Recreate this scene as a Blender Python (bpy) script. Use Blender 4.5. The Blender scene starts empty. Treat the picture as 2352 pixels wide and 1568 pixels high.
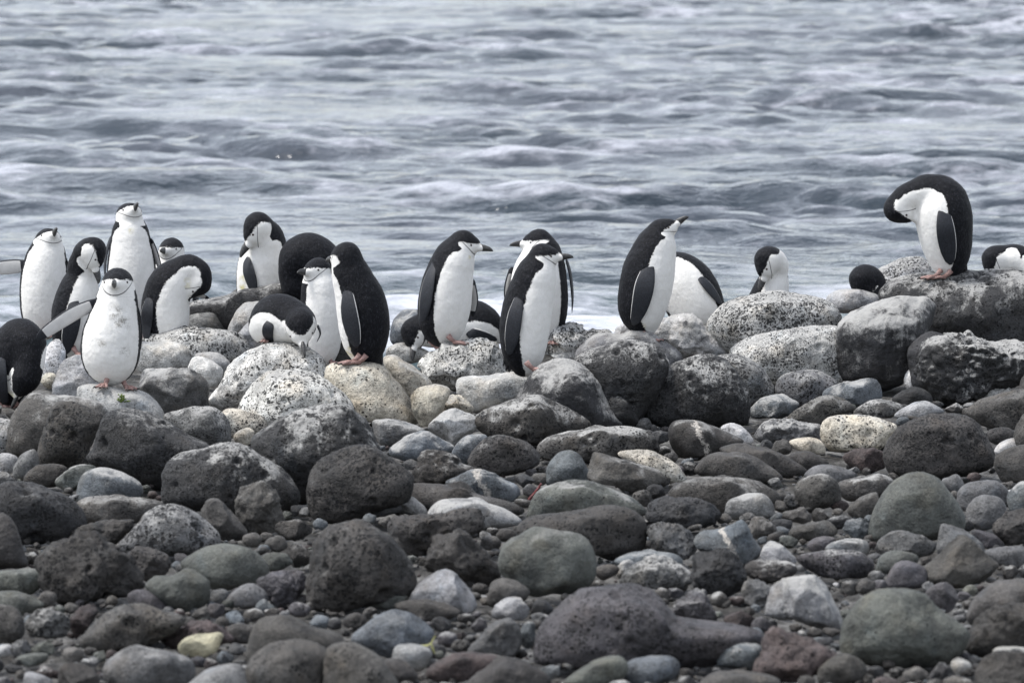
import bpy, bmesh, math, random
import numpy as np
from mathutils import Vector

random.seed(7)
RNG = np.random.default_rng(7)
SC = bpy.context.scene
COL = SC.collection

# ------------------------------------------------------------------ camera, light, exposure
CAM_H = 3.2                 # metres above the level beach
PITCH = math.radians(6.4)
HALF = math.radians(6.0)    # half the horizontal field of view
cam_data = bpy.data.cameras.new('camera')
cam_data.sensor_width = 36.0
cam_data.lens = 18.0 / math.tan(HALF)
cam_data.clip_start = 0.5
cam_data.clip_end = 9000.0
cam_data.dof.use_dof = True
cam_data.dof.focus_distance = 26.3
cam_data.dof.aperture_fstop = 5.0
cam = bpy.data.objects.new('camera', cam_data)
cam.location = (0, 0, CAM_H)
cam.rotation_euler = (math.pi / 2 - PITCH, 0, 0)
COL.objects.link(cam)
SC.camera = cam

SUN_EL, SUN_AZ = math.radians(63), math.radians(-96)   # azimuth from +Y towards +X
world = bpy.data.worlds.new('World')
SC.world = world
world.use_nodes = True
wn = world.node_tree.nodes
wl = world.node_tree.links
wn.clear()
w_out = wn.new('ShaderNodeOutputWorld')
w_bg = wn.new('ShaderNodeBackground')
w_sky = wn.new('ShaderNodeTexSky')
w_sky.sky_type = 'NISHITA'
w_sky.sun_disc = False
w_sky.sun_elevation = SUN_EL
w_sky.sun_rotation = SUN_AZ
w_sky.air_density = 1.0
w_sky.dust_density = 1.6
w_sky.ozone_density = 3.5
w_hsv = wn.new('ShaderNodeHueSaturation')
w_hsv.inputs['Saturation'].default_value = 0.34
w_bg.inputs['Strength'].default_value = 0.15
wl.new(w_sky.outputs[0], w_hsv.inputs['Color'])
wl.new(w_hsv.outputs[0], w_bg.inputs['Color'])
wl.new(w_bg.outputs[0], w_out.inputs['Surface'])

sun_data = bpy.data.lights.new('sun', 'SUN')
sun_data.energy = 1.6
sun_data.angle = math.radians(13)
sun_data.color = (1.0, 0.97, 0.93)
sun = bpy.data.objects.new('sun', sun_data)
sd = Vector((math.sin(SUN_AZ) * math.cos(SUN_EL), math.cos(SUN_AZ) * math.cos(SUN_EL), math.sin(SUN_EL)))
sun.rotation_euler = sd.to_track_quat('Z', 'Y').to_euler()
sun.location = (-8, 20, 12)
COL.objects.link(sun)

SC.view_settings.view_transform = 'Standard'
SC.view_settings.look = 'None'
SC.view_settings.exposure = 1.08
SC.view_settings.gamma = 1.0
SC.view_settings.use_curve_mapping = False
SC.cycles.use_denoising = True
SC.cycles.max_bounces = 6
SC.cycles.sample_clamp_indirect = 4.0
SC.cycles.sample_clamp_direct = 6.0

# ------------------------------------------------------------------ helpers
TH = math.tan(HALF)
CP, SP = math.cos(PITCH), math.sin(PITCH)
PW, PH = 2352.0, 1568.0
MPP = TH / (PW / 2)         # metres per photo pixel per metre of distance

def ray(px, py):
    a = (px - PW / 2) * MPP
    b = -(py - PH / 2) * MPP
    return np.array([a, CP + b * SP, -SP + b * CP])

def at(px, py, Y):
    d = ray(px, py)
    return np.array([0, 0, CAM_H]) + d * (Y / d[1])

def ground_row(py):
    d = ray(PW / 2, py)
    return CAM_H / -d[2] * d[1]

def mesh_np(name, V, F, smooth=True):
    me = bpy.data.meshes.new(name)
    V = np.ascontiguousarray(V, dtype=np.float32)
    F = np.ascontiguousarray(F, dtype=np.int32)
    k = F.shape[1]
    me.vertices.add(len(V)); me.vertices.foreach_set('co', V.ravel())
    me.loops.add(F.size); me.loops.foreach_set('vertex_index', F.ravel())
    me.polygons.add(len(F))
    me.polygons.foreach_set('loop_start', np.arange(0, F.size, k, dtype=np.int32))
    me.polygons.foreach_set('loop_total', np.full(len(F), k, dtype=np.int32))
    me.update(calc_edges=True)
    if smooth:
        me.polygons.foreach_set('use_smooth', np.ones(len(F), dtype=bool))
    return me

def add_attr(me, name, val):
    a = me.attributes.new(name, 'FLOAT', 'POINT')
    a.data.foreach_set('value', np.ascontiguousarray(val, dtype=np.float32))

def link(name, me, mat, parent=None, loc=None):
    o = bpy.data.objects.new(name, me)
    if mat is not None:
        me.materials.clear(); me.materials.append(mat)
    if loc is not None:
        o.location = [float(c) for c in loc]
    if parent is not None:
        o.parent = parent
    COL.objects.link(o)
    return o

_perm = np.random.default_rng(3).permutation(256)
_perm = np.concatenate([_perm, _perm, _perm])
_grad = np.random.default_rng(4).normal(size=(256, 3))
_grad /= np.linalg.norm(_grad, axis=1)[:, None]

def pnoise(P):
    I = np.floor(P).astype(int)
    f = P - I
    u = f * f * f * (f * (f * 6 - 15) + 10)
    I &= 255
    out = 0
    for dx in (0, 1):
        wx = u[:, 0] if dx else 1 - u[:, 0]
        for dy in (0, 1):
            wy = u[:, 1] if dy else 1 - u[:, 1]
            for dz in (0, 1):
                wz = u[:, 2] if dz else 1 - u[:, 2]
                h = _perm[_perm[_perm[I[:, 0] + dx] + I[:, 1] + dy] + I[:, 2] + dz]
                g = _grad[h]
                out = out + wx * wy * wz * (g[:, 0] * (f[:, 0] - dx) + g[:, 1] * (f[:, 1] - dy) + g[:, 2] * (f[:, 2] - dz))
    return out * 1.5

def fbm(P, n=3):
    s, a = 0, 1.0
    for i in range(n):
        s = s + a * pnoise(P * 2 ** i + 17.3 * i)
        a *= 0.5
    return s

def catmull(P, n):
    P = np.asarray(P, float)
    Q = np.vstack([2 * P[0] - P[1], P, 2 * P[-1] - P[-2]])
    out = []
    for i in range(1, len(Q) - 2):
        for j in range(n):
            t = j / n
            a, b, c, d = Q[i - 1], Q[i], Q[i + 1], Q[i + 2]
            out.append(0.5 * (2 * b + (c - a) * t + (2 * a - 5 * b + 4 * c - d) * t * t + (3 * b - a - 3 * c + d) * t ** 3))
    out.append(Q[-2])
    return np.array(out)

def unit(v):
    v = np.asarray(v, float)
    return v / (np.linalg.norm(v) + 1e-12)

def smooth01(x, a, b):
    t = np.clip((x - a) / (b - a), 0, 1)
    return t * t * (3 - 2 * t)

_ico = {}
def ico(n):
    if n not in _ico:
        bm = bmesh.new()
        bmesh.ops.create_icosphere(bm, subdivisions=n, radius=1.0)
        V = np.array([v.co[:] for v in bm.verts])
        F = np.array([[v.index for v in f.verts] for f in bm.faces])
        bm.free()
        _ico[n] = (V, F)
    return _ico[n]

# ------------------------------------------------------------------ materials
class NT:
    def __init__(self, name):
        self.m = bpy.data.materials.new(name)
        self.m.use_nodes = True
        self.n = self.m.node_tree.nodes
        self.l = self.m.node_tree.links
        self.n.clear()
        self.out = self.n.new('ShaderNodeOutputMaterial')
        self.p = self.n.new('ShaderNodeBsdfPrincipled')
        self.l.new(self.p.outputs[0], self.out.inputs['Surface'])
    def set(self, sock, v):
        if isinstance(v, bpy.types.NodeSocket):
            self.l.new(v, sock)
        elif v is not None:
            if sock.type == 'RGBA' and len(v) == 3: v = (*v, 1)
            sock.default_value = v
    def math(self, op, a, b=None, c=None, clamp=False):
        n = self.n.new('ShaderNodeMath'); n.operation = op; n.use_clamp = clamp
        for i, v in enumerate((a, b, c)):
            if v is not None: self.set(n.inputs[i], v)
        return n.outputs[0]
    def vmath(self, op, a, b=None):
        n = self.n.new('ShaderNodeVectorMath'); n.operation = op
        self.set(n.inputs[0], a)
        if b is not None: self.set(n.inputs[1] if op != 'SCALE' else n.inputs['Scale'], b)
        return n.outputs[0]
    def ramp(self, x, a, b, lo=0.0, hi=1.0):
        n = self.n.new('ShaderNodeMapRange'); n.interpolation_type = 'SMOOTHSTEP'
        self.set(n.inputs['Value'], x)
        for k, v in (('From Min', a), ('From Max', b), ('To Min', lo), ('To Max', hi)): self.set(n.inputs[k], v)
        return n.outputs[0]
    def noise(self, vec, scale, detail=3.0, rough=0.55, distort=0.0):
        n = self.n.new('ShaderNodeTexNoise')
        if vec is not None: self.set(n.inputs['Vector'], vec)
        self.set(n.inputs['Scale'], scale); self.set(n.inputs['Detail'], detail)
        self.set(n.inputs['Roughness'], rough); self.set(n.inputs['Distortion'], distort)
        return n.outputs[0], n.outputs[1]
    def voro(self, vec, scale):
        n = self.n.new('ShaderNodeTexVoronoi')
        self.set(n.inputs['Vector'], vec); self.set(n.inputs['Scale'], scale)
        return n.outputs['Distance'], n.outputs['Color']
    def mix(self, f, a, b, mode='MIX'):
        n = self.n.new('ShaderNodeMix'); n.data_type = 'RGBA'; n.blend_type = mode
        self.set(n.inputs[0], f); self.set(n.inputs[6], a); self.set(n.inputs[7], b)
        return n.outputs[2]
    def attr(self, name, kind='GEOMETRY'):
        n = self.n.new('ShaderNodeAttribute'); n.attribute_type = kind; n.attribute_name = name
        return n
    def bump(self, h, strength, dist, normal=None):
        n = self.n.new('ShaderNodeBump')
        self.set(n.inputs['Height'], h); n.inputs['Strength'].default_value = strength
        n.inputs['Distance'].default_value = dist
        if normal is not None: self.l.new(normal, n.inputs['Normal'])
        return n.outputs[0]

def rock_material(name, per_vertex=False):
    t = NT(name)
    tc = t.n.new('ShaderNodeTexCoord')
    oi = t.n.new('ShaderNodeObjectInfo')
    off = t.vmath('SCALE', (37.0, 91.0, 53.0), oi.outputs['Random'])
    P = t.vmath('ADD', tc.outputs['Object'], off)
    if per_vertex:
        base = t.attr('tone').outputs['Color']
        pore, pale = 0.35, 0.15
    else:
        base = oi.outputs['Color']
        pore = t.attr('pore', 'OBJECT').outputs['Fac']
        pale = t.attr('pale', 'OBJECT').outputs['Fac']
    n_big, _ = t.noise(P, 4.5, 4, 0.6, 0.4)
    n_mid, c_mid = t.noise(P, 19.0, 4, 0.65)
    n_fine, _ = t.noise(P, 120.0, 3, 0.7)
    v = t.math('ADD', t.math('MULTIPLY', n_big, 0.9), t.math('MULTIPLY', n_mid, 0.7))
    v = t.math('ADD', v, t.math('MULTIPLY', n_fine, 0.75))
    v = t.math('ADD', t.math('MULTIPLY', t.math('SUBTRACT', v, 1.175), 2.7), 1.0)
    v = t.math('MAXIMUM', v, 0.2)
    col = t.vmath('SCALE', base, v)
    # warm or cool mineral drift over the surface
    n_hue, _ = t.noise(P, 7.0, 3, 0.6)
    col = t.mix(t.ramp(n_hue, 0.5, 0.75, 0.0, 0.3), col, t.mix(1.0, col, (1.25, 1.02, 0.74), 'MULTIPLY'))
    col = t.mix(t.ramp(n_hue, 0.45, 0.25, 0.0, 0.5), col, t.mix(1.0, col, (0.85, 0.98, 1.12), 'MULTIPLY'))
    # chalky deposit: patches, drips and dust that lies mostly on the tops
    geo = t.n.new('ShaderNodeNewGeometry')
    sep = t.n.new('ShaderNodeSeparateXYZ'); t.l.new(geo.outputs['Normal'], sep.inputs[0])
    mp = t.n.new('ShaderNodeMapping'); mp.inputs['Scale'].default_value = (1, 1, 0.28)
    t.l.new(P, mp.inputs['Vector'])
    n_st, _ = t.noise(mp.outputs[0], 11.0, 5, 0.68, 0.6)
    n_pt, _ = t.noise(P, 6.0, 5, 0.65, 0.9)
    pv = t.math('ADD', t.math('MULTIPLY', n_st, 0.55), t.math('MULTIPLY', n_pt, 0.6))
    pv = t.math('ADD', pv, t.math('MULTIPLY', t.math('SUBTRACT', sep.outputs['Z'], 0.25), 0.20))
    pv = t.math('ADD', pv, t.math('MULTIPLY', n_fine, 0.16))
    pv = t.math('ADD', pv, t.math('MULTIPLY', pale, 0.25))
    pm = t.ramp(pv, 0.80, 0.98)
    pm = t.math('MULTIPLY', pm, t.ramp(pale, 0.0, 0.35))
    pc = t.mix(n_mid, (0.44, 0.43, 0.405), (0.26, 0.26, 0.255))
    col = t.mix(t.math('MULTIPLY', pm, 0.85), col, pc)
    # a pale quartz vein on the stones that have one
    sx = t.n.new('ShaderNodeSeparateXYZ'); t.l.new(tc.outputs['Object'], sx.inputs[0])
    vv = t.math('ADD', t.math('MULTIPLY', sx.outputs['X'], 0.9), t.math('MULTIPLY', sx.outputs['Z'], 0.42))
    vv = t.math('ABSOLUTE', t.math('ADD', vv, t.math('MULTIPLY', t.math('SUBTRACT', n_mid, 0.53), 0.09)))
    vm = t.math('MULTIPLY', t.ramp(vv, 0.016, 0.006), t.attr('vein', 'OBJECT').outputs['Fac'])
    vm = t.math('MULTIPLY', vm, t.ramp(n_fine, 0.35, 0.55))
    col = t.mix(vm, col, (0.42, 0.39, 0.35))
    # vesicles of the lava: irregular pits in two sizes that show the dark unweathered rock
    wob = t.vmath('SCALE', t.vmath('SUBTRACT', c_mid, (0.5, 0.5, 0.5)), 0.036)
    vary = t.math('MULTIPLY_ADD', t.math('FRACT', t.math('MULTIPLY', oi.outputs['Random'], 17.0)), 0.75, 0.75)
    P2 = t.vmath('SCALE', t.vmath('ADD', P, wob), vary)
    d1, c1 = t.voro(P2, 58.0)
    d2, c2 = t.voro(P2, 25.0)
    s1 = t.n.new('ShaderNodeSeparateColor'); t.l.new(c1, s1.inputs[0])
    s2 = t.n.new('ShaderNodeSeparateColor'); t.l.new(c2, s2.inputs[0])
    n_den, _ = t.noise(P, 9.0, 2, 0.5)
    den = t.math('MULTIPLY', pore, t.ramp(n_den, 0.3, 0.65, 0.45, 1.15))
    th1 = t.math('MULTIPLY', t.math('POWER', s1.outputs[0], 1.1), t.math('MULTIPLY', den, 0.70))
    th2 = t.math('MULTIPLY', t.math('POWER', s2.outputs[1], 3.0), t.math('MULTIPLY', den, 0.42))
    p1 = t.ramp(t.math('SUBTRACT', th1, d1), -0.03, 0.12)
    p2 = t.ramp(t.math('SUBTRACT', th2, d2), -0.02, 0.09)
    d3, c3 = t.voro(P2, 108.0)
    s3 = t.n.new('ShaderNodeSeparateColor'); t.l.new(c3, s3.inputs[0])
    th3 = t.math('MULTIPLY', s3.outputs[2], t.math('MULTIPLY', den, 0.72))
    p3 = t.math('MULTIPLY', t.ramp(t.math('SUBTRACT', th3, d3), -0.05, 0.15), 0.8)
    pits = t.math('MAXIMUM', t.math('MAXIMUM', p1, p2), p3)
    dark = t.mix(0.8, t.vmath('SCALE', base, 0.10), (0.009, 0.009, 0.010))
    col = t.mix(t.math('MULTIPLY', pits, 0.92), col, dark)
    t.l.new(col, t.p.inputs['Base Color'])
    t.set(t.p.inputs['Roughness'], t.ramp(n_mid, 0.3, 0.7, 0.62, 0.9))
    t.p.inputs['Specular IOR Level'].default_value = 0.35
    h = t.math('ADD', t.math('MULTIPLY', n_mid, 0.9), t.math('MULTIPLY', n_fine, 0.22))
    h = t.math('SUBTRACT', h, t.math('MULTIPLY', pits, 1.3))
    t.l.new(t.bump(h, 1.0, 0.020), t.p.inputs['Normal'])
    return t.m

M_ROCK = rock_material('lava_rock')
M_GRAVEL = rock_material('beach_gravel', True)

def plumage_material():
    t = NT('plumage')
    tc = t.n.new('ShaderNodeTexCoord')
    P = tc.outputs['Object']
    n_edge, _ = t.noise(P, 130.0, 3, 0.7)
    n_soft, _ = t.noise(P, 28.0, 4, 0.6)
    mp = t.n.new('ShaderNodeMapping'); mp.inputs['Scale'].default_value = (1, 1, 0.45)
    t.l.new(P, mp.inputs['Vector'])
    n_fea, _ = t.noise(mp.outputs[0], 125.0, 4, 0.8)
    m = t.math('ADD', t.attr('white_side').outputs['Fac'], t.math('MULTIPLY', t.math('SUBTRACT', n_edge, 0.5), 0.030))
    m = t.math('ADD', m, t.math('MULTIPLY', t.math('SUBTRACT', n_soft, 0.5), 0.022))
    wm = t.ramp(m, -0.0022, 0.0022)
    chin = t.math('ABSOLUTE', t.attr('chin_line').outputs['Fac'])
    chin = t.ramp(chin, 0.0028, 0.0010, 0.0, 0.9)
    white = t.mix(n_soft, (0.83, 0.82, 0.80), (0.70, 0.685, 0.64))
    white = t.mix(t.ramp(n_fea, 0.35, 0.6, 0.12, 0.0), white, (0.45, 0.44, 0.42))
    white = t.mix(t.math('MULTIPLY', t.attr('yellow').outputs['Fac'], t.ramp(n_soft, 0.3, 0.7, 0.0, 0.7)), white, (0.42, 0.36, 0.07))
    dirt = t.math('MULTIPLY', t.attr('dirt').outputs['Fac'], t.ramp(t.math('ADD', n_edge, n_soft), 0.92, 1.25, 0.0, 0.8))
    white = t.mix(dirt, white, (0.16, 0.145, 0.12))
    black = t.mix(t.ramp(n_fea, 0.50, 0.80), (0.005, 0.0055, 0.0075), (0.058, 0.060, 0.072))
    col = t.mix(wm, black, white)
    col = t.mix(chin, col, (0.012, 0.012, 0.014))
    t.l.new(col, t.p.inputs['Base Color'])
    t.set(t.p.inputs['Roughness'], t.math('MULTIPLY_ADD', wm, 0.3, 0.58))
    t.p.inputs['Specular IOR Level'].default_value = 0.13
    h = t.math('ADD', t.math('MULTIPLY', n_fea, 0.6), t.math('MULTIPLY', n_soft, 0.9))
    h = t.math('MULTIPLY', h, t.math('MULTIPLY_ADD', wm, -0.6, 1.0))
    t.l.new(t.bump(h, 0.9, 0.009), t.p.inputs['Normal'])
    t.p.inputs['Sheen Weight'].default_value = 0.02
    t.p.inputs['Sheen Roughness'].default_value = 0.4
    return t.m

def flipper_material():
    t = NT('flipper_skin')
    tc = t.n.new('ShaderNodeTexCoord')
    n1, _ = t.noise(tc.outputs['Object'], 160.0, 3, 0.7)
    n2, _ = t.noise(tc.outputs['Object'], 30.0, 3, 0.6)
    m = t.math('ADD', t.attr('white_side').outputs['Fac'], t.math('MULTIPLY', t.math('SUBTRACT', n2, 0.5), 0.25))
    wm = t.ramp(m, -0.06, 0.06)
    dark = t.mix(t.ramp(n1, 0.4, 0.7), (0.010, 0.0115, 0.0155), (0.026, 0.029, 0.037))
    light = t.mix(n2, (0.66, 0.65, 0.63), (0.46, 0.45, 0.44))
    t.l.new(t.mix(wm, dark, light), t.p.inputs['Base Color'])
    t.p.inputs['Roughness'].default_value = 0.55
    t.p.inputs['Specular IOR Level'].default_value = 0.35
    t.l.new(t.bump(t.math('ADD', n1, n2), 0.4, 0.004), t.p.inputs['Normal'])
    return t.m

def plain_material(name, a, b, rough=0.6, scale=90.0, bump=0.004):
    t = NT(name)
    tc = t.n.new('ShaderNodeTexCoord')
    n1, _ = t.noise(tc.outputs['Object'], scale, 3, 0.65)
    t.l.new(t.mix(t.ramp(n1, 0.3, 0.7), a, b), t.p.inputs['Base Color'])
    t.p.inputs['Roughness'].default_value = rough
    t.l.new(t.bump(n1, 0.5, bump), t.p.inputs['Normal'])
    return t.m

M_PLUME = plumage_material()
M_FLIP = flipper_material()
M_BILL = plain_material('bill_horn', (0.012, 0.012, 0.013), (0.05, 0.048, 0.046), 0.4)
M_EYE = plain_material('eye', (0.012, 0.006, 0.004), (0.02, 0.01, 0.006), 0.12, 300, 0.0003)
M_FOOT = plain_material('foot_skin', (0.33, 0.20, 0.175), (0.16, 0.095, 0.085), 0.55, 120)
M_CLAW = plain_material('claw_horn', (0.012, 0.011, 0.01), (0.04, 0.035, 0.03), 0.5)
M_TAIL = plain_material('tail_feathers', (0.008, 0.0085, 0.01), (0.035, 0.035, 0.04), 0.6, 220, 0.01)
M_WEED = plain_material('red_weed', (0.16, 0.02, 0.018), (0.07, 0.012, 0.012), 0.5, 60)
M_TWIG = plain_material('yellow_leaf', (0.36, 0.35, 0.14), (0.22, 0.22, 0.09), 0.6, 60)
M_MOSS = plain_material('green_moss', (0.06, 0.10, 0.02), (0.14, 0.19, 0.03), 0.8, 200)
# ------------------------------------------------------------------ the beach and the sea
MOUNDS = []                 # (x, y, z): rubble heaped under the birds whose feet the front rocks hide

def beach_height(X, Y):
    z = np.where(Y < 27.3, 0.0, -np.clip((Y - 27.3) * 0.24, 0, 2.6))
    for (mx, my, mz) in MOUNDS:
        w = np.exp(-(((X - mx) / 0.34) ** 2 + ((Y - my) / 0.34) ** 2) ** 1.5)
        z = np.maximum(z, z + (mz - z) * w)
    return z

def build_beach():
    xs = np.concatenate([np.linspace(-70, -6, 24, endpoint=False), np.linspace(-6, 6, 120), np.linspace(6, 70, 25)[1:]])
    ys = np.concatenate([np.linspace(-30, 14, 14, endpoint=False), np.linspace(14, 32, 180), np.linspace(32, 60, 12)[1:]])
    X, Y = np.meshgrid(xs, ys)
    Z = beach_height(X, Y)
    Q = np.stack([X.ravel(), Y.ravel(), np.zeros(X.size)], 1)
    Z = Z.ravel() + 0.030 * fbm(Q * 3.1, 3) + 0.016 * fbm(Q * 13.0, 2) - 0.03
    V = np.stack([X.ravel(), Y.ravel(), Z], 1)
    n, m = X.shape
    i = (np.arange(n - 1)[:, None] * m + np.arange(m - 1)[None]).ravel()
    F = np.stack([i, i + 1, i + m + 1, i + m], 1)
    me = mesh_np('beach_ground', V, F)
    c = me.attributes.new('tone', 'FLOAT_COLOR', 'POINT')
    tone = 0.035 + 0.015 * fbm(Q * 2.0, 2)
    cc = np.stack([tone * 1.05, tone, tone * 0.93, np.ones_like(tone)], 1)
    c.data.foreach_set('color', cc.astype(np.float32).ravel())
    o = link('beach_ground', me, M_GRAVEL)
    o['kind'] = 'structure'
    return o

SEA_Z = -0.75

def water_material():
    t = NT('sea_water')
    geo = t.n.new('ShaderNodeNewGeometry')
    P = geo.outputs['Position']
    mp = t.n.new('ShaderNodeMapping'); mp.inputs['Scale'].default_value = (0.75, 1.2, 1)
    t.l.new(P, mp.inputs['Vector'])
    n1, _ = t.noise(mp.outputs[0], 1.3, 4, 0.6, 0.0)
    n2, _ = t.noise(mp.outputs[0], 4.5, 3, 0.6, 0.0)
    gust, _ = t.noise(mp.outputs[0], 0.16, 3, 0.6, 0.5)
    h = t.math('ADD', t.math('MULTIPLY', n1, 1.0), t.math('MULTIPLY', n2, 0.45))
    h = t.math('MULTIPLY', h, t.ramp(gust, 0.35, 0.68, 0.5, 1.6))
    nb = t.bump(h, 1.0, 0.10)
    n3, _ = t.noise(P, 0.35, 3, 0.6)
    col = t.mix(t.ramp(n3, 0.4, 0.65), (0.020, 0.030, 0.040), (0.042, 0.050, 0.064))
    sep = t.n.new('ShaderNodeSeparateXYZ'); t.l.new(P, sep.inputs[0])
    near = t.ramp(sep.outputs['Y'], 43.0, 35.5)
    col = t.mix(t.math('MULTIPLY', near, 0.8), col, (0.035, 0.06, 0.064))
    # foam left by the wash between the shore rocks, thinning out to flecks farther off
    f1, _ = t.noise(mp.outputs[0], 0.6, 4, 0.6, 0.2)
    f2, _ = t.noise(mp.outputs[0], 4.0, 5, 0.7, 0.1)
    fv = t.math('ADD', t.math('MULTIPLY', f1, 0.75), t.math('MULTIPLY', f2, 0.45))
    fv = t.math('ADD', fv, t.math('MULTIPLY', near, 0.06))
    # the surge breaking in the gap of the rocks
    gx = t.math('DIVIDE', t.math('SUBTRACT', sep.outputs['X'], 0.4), 1.8); gy = t.math('DIVIDE', t.math('SUBTRACT', sep.outputs['Y'], 36.0), 2.2)
    surge = t.ramp(t.math('ADD', t.math('MULTIPLY', gx, gx), t.math('MULTIPLY', gy, gy)), 1.5, 0.2)
    fv = t.math('ADD', fv, t.math('MULTIPLY', surge, 0.13))
    crest = t.attr('crest').outputs['Fac']
    fv = t.math('ADD', fv, t.math('MULTIPLY', crest, 0.05))
    foam = t.math('MULTIPLY', t.ramp(fv, 0.61, 0.85), t.math('MULTIPLY_ADD', surge, 0.2, 0.5))
    col = t.mix(foam, col, (0.74, 0.75, 0.82))
    t.l.new(col, t.p.inputs['Base Color'])
    t.set(t.p.inputs['Roughness'], t.math('MULTIPLY_ADD', foam, 0.5, 0.09))
    t.p.inputs['IOR'].default_value = 1.333
    t.l.new(nb, t.p.inputs['Normal'])
    return t.m

def build_sea():
    L, N = 100.0, 1024
    rng = np.random.default_rng(21)
    k1 = 2 * np.pi * np.fft.fftfreq(N, L / N)
    KX, KY = np.meshgrid(k1, k1)
    K = np.hypot(KX, KY); K[0, 0] = 1e-6
    kp = 2 * np.pi / 4.6
    ang = np.arctan2(KY, KX) - math.radians(-97)
    spread = np.abs(np.cos(ang)) ** 4.5 * 0.95 + 0.05
    spread = np.where(np.cos(ang) < 0, spread * 0.25, spread)
    spec = np.exp(-1.1 * (kp / K) ** 2) / K ** 3.0 * spread * np.exp(-(K * 0.045) ** 2)
    spec[0, 0] = 0
    A = np.sqrt(spec) * (rng.normal(size=(N, N)) + 1j * rng.normal(size=(N, N)))
    Hh = np.real(np.fft.ifft2(A))
    sc = 0.057 / Hh.std()
    Hh *= sc
    Dx = np.real(np.fft.ifft2(A * 1j * KX / K)) * sc
    Dy = np.real(np.fft.ifft2(A * 1j * KY / K)) * sc
    def sample(G, X, Y):
        u = (X / L * N) % N; v = (Y / L * N) % N
        i = np.floor(u).astype(int); j = np.floor(v).astype(int)
        a = u - i; b = v - j
        i1 = (i + 1) % N; j1 = (j + 1) % N; i %= N; j %= N
        return (G[j, i] * (1 - a) * (1 - b) + G[j, i1] * a * (1 - b) + G[j1, i] * (1 - a) * b + G[j1, i1] * a * b)
    ys = [31.0]
    while ys[-1] < 118: ys.append(ys[-1] * 1.0026)
    while ys[-1] < 7000: ys.append(ys[-1] * 1.06)
    ys = np.array(ys)
    tx = np.concatenate([np.tan(np.radians(np.linspace(-75, -9, 34, endpoint=False))), np.tan(np.radians(np.linspace(-9, 9, 330))),
                         np.tan(np.radians(np.linspace(9, 75, 35)[1:]))])
    T, Y = np.meshgrid(tx, ys)
    X = T * Y
    fade = (1 - smooth01(Y, 105, 160)) * (1 - smooth01(np.abs(T), 0.16, 0.24))
    h = sample(Hh, X, Y); dx = sample(Dx, X, Y); dy = sample(Dy, X, Y)
    Q = np.stack([X.ravel() / 6.0, Y.ravel() / 9.0, np.zeros(X.size)], 1)
    fade = fade * np.clip(0.85 + 1.1 * fbm(Q, 2), 0.3, 2.0).reshape(X.shape)
    V = np.stack([(X - 1.3 * dx * fade).ravel(), (Y - 1.3 * dy * fade).ravel(), (SEA_Z + h * fade).ravel()], 1)
    n, m = X.shape
    i = (np.arange(n - 1)[:, None] * m + np.arange(m - 1)[None]).ravel()
    F = np.stack([i, i + 1, i + m + 1, i + m], 1)
    me = mesh_np('sea', V, F)
    add_attr(me, 'crest', (h * fade / 0.085).ravel())
    o = link('sea', me, water_material())
    o['kind'] = 'structure'
    o['label'] = 'grey choppy sea behind the boulders'
    return o

# ------------------------------------------------------------------ stones
TONE = {'W': (.54, .52, .47), 'P': (.42, .41, .39), 'T': (.36, .31, .24), 'G': (.125, .125, .125), 'B': (.10, .125, .145),
        'N': (.09, .10, .078), 'D': (.038, .038, .041), 'K': (.055, .047, .040), 'M': (.085, .075, .063), 'R': (.07, .042, .038),
        'Y': (.40, .36, .21), 'V': (.085, .075, .085), 'L': (.29, .29, .288)}
TONE = {k: tuple(.45 * c + .55 * sum(v) / 3 for c in v) for k, v in TONE.items() if k not in 'YT'} | {'Y': (.30, .28, .20), 'T': (.42, .385, .32)}

def spline_closed(P, n=8):
    P = np.asarray(P, float)
    m = len(P); out = []
    for i in range(m):
        a, b, c, d = P[i - 1], P[i], P[(i + 1) % m], P[(i + 2) % m]
        for j in range(n):
            t = j / n
            out.append(0.5 * (2 * b + (c - a) * t + (2 * a - 5 * b + 4 * c - d) * t * t + (3 * b - a - 3 * c + d) * t ** 3))
    return np.array(out)

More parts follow.
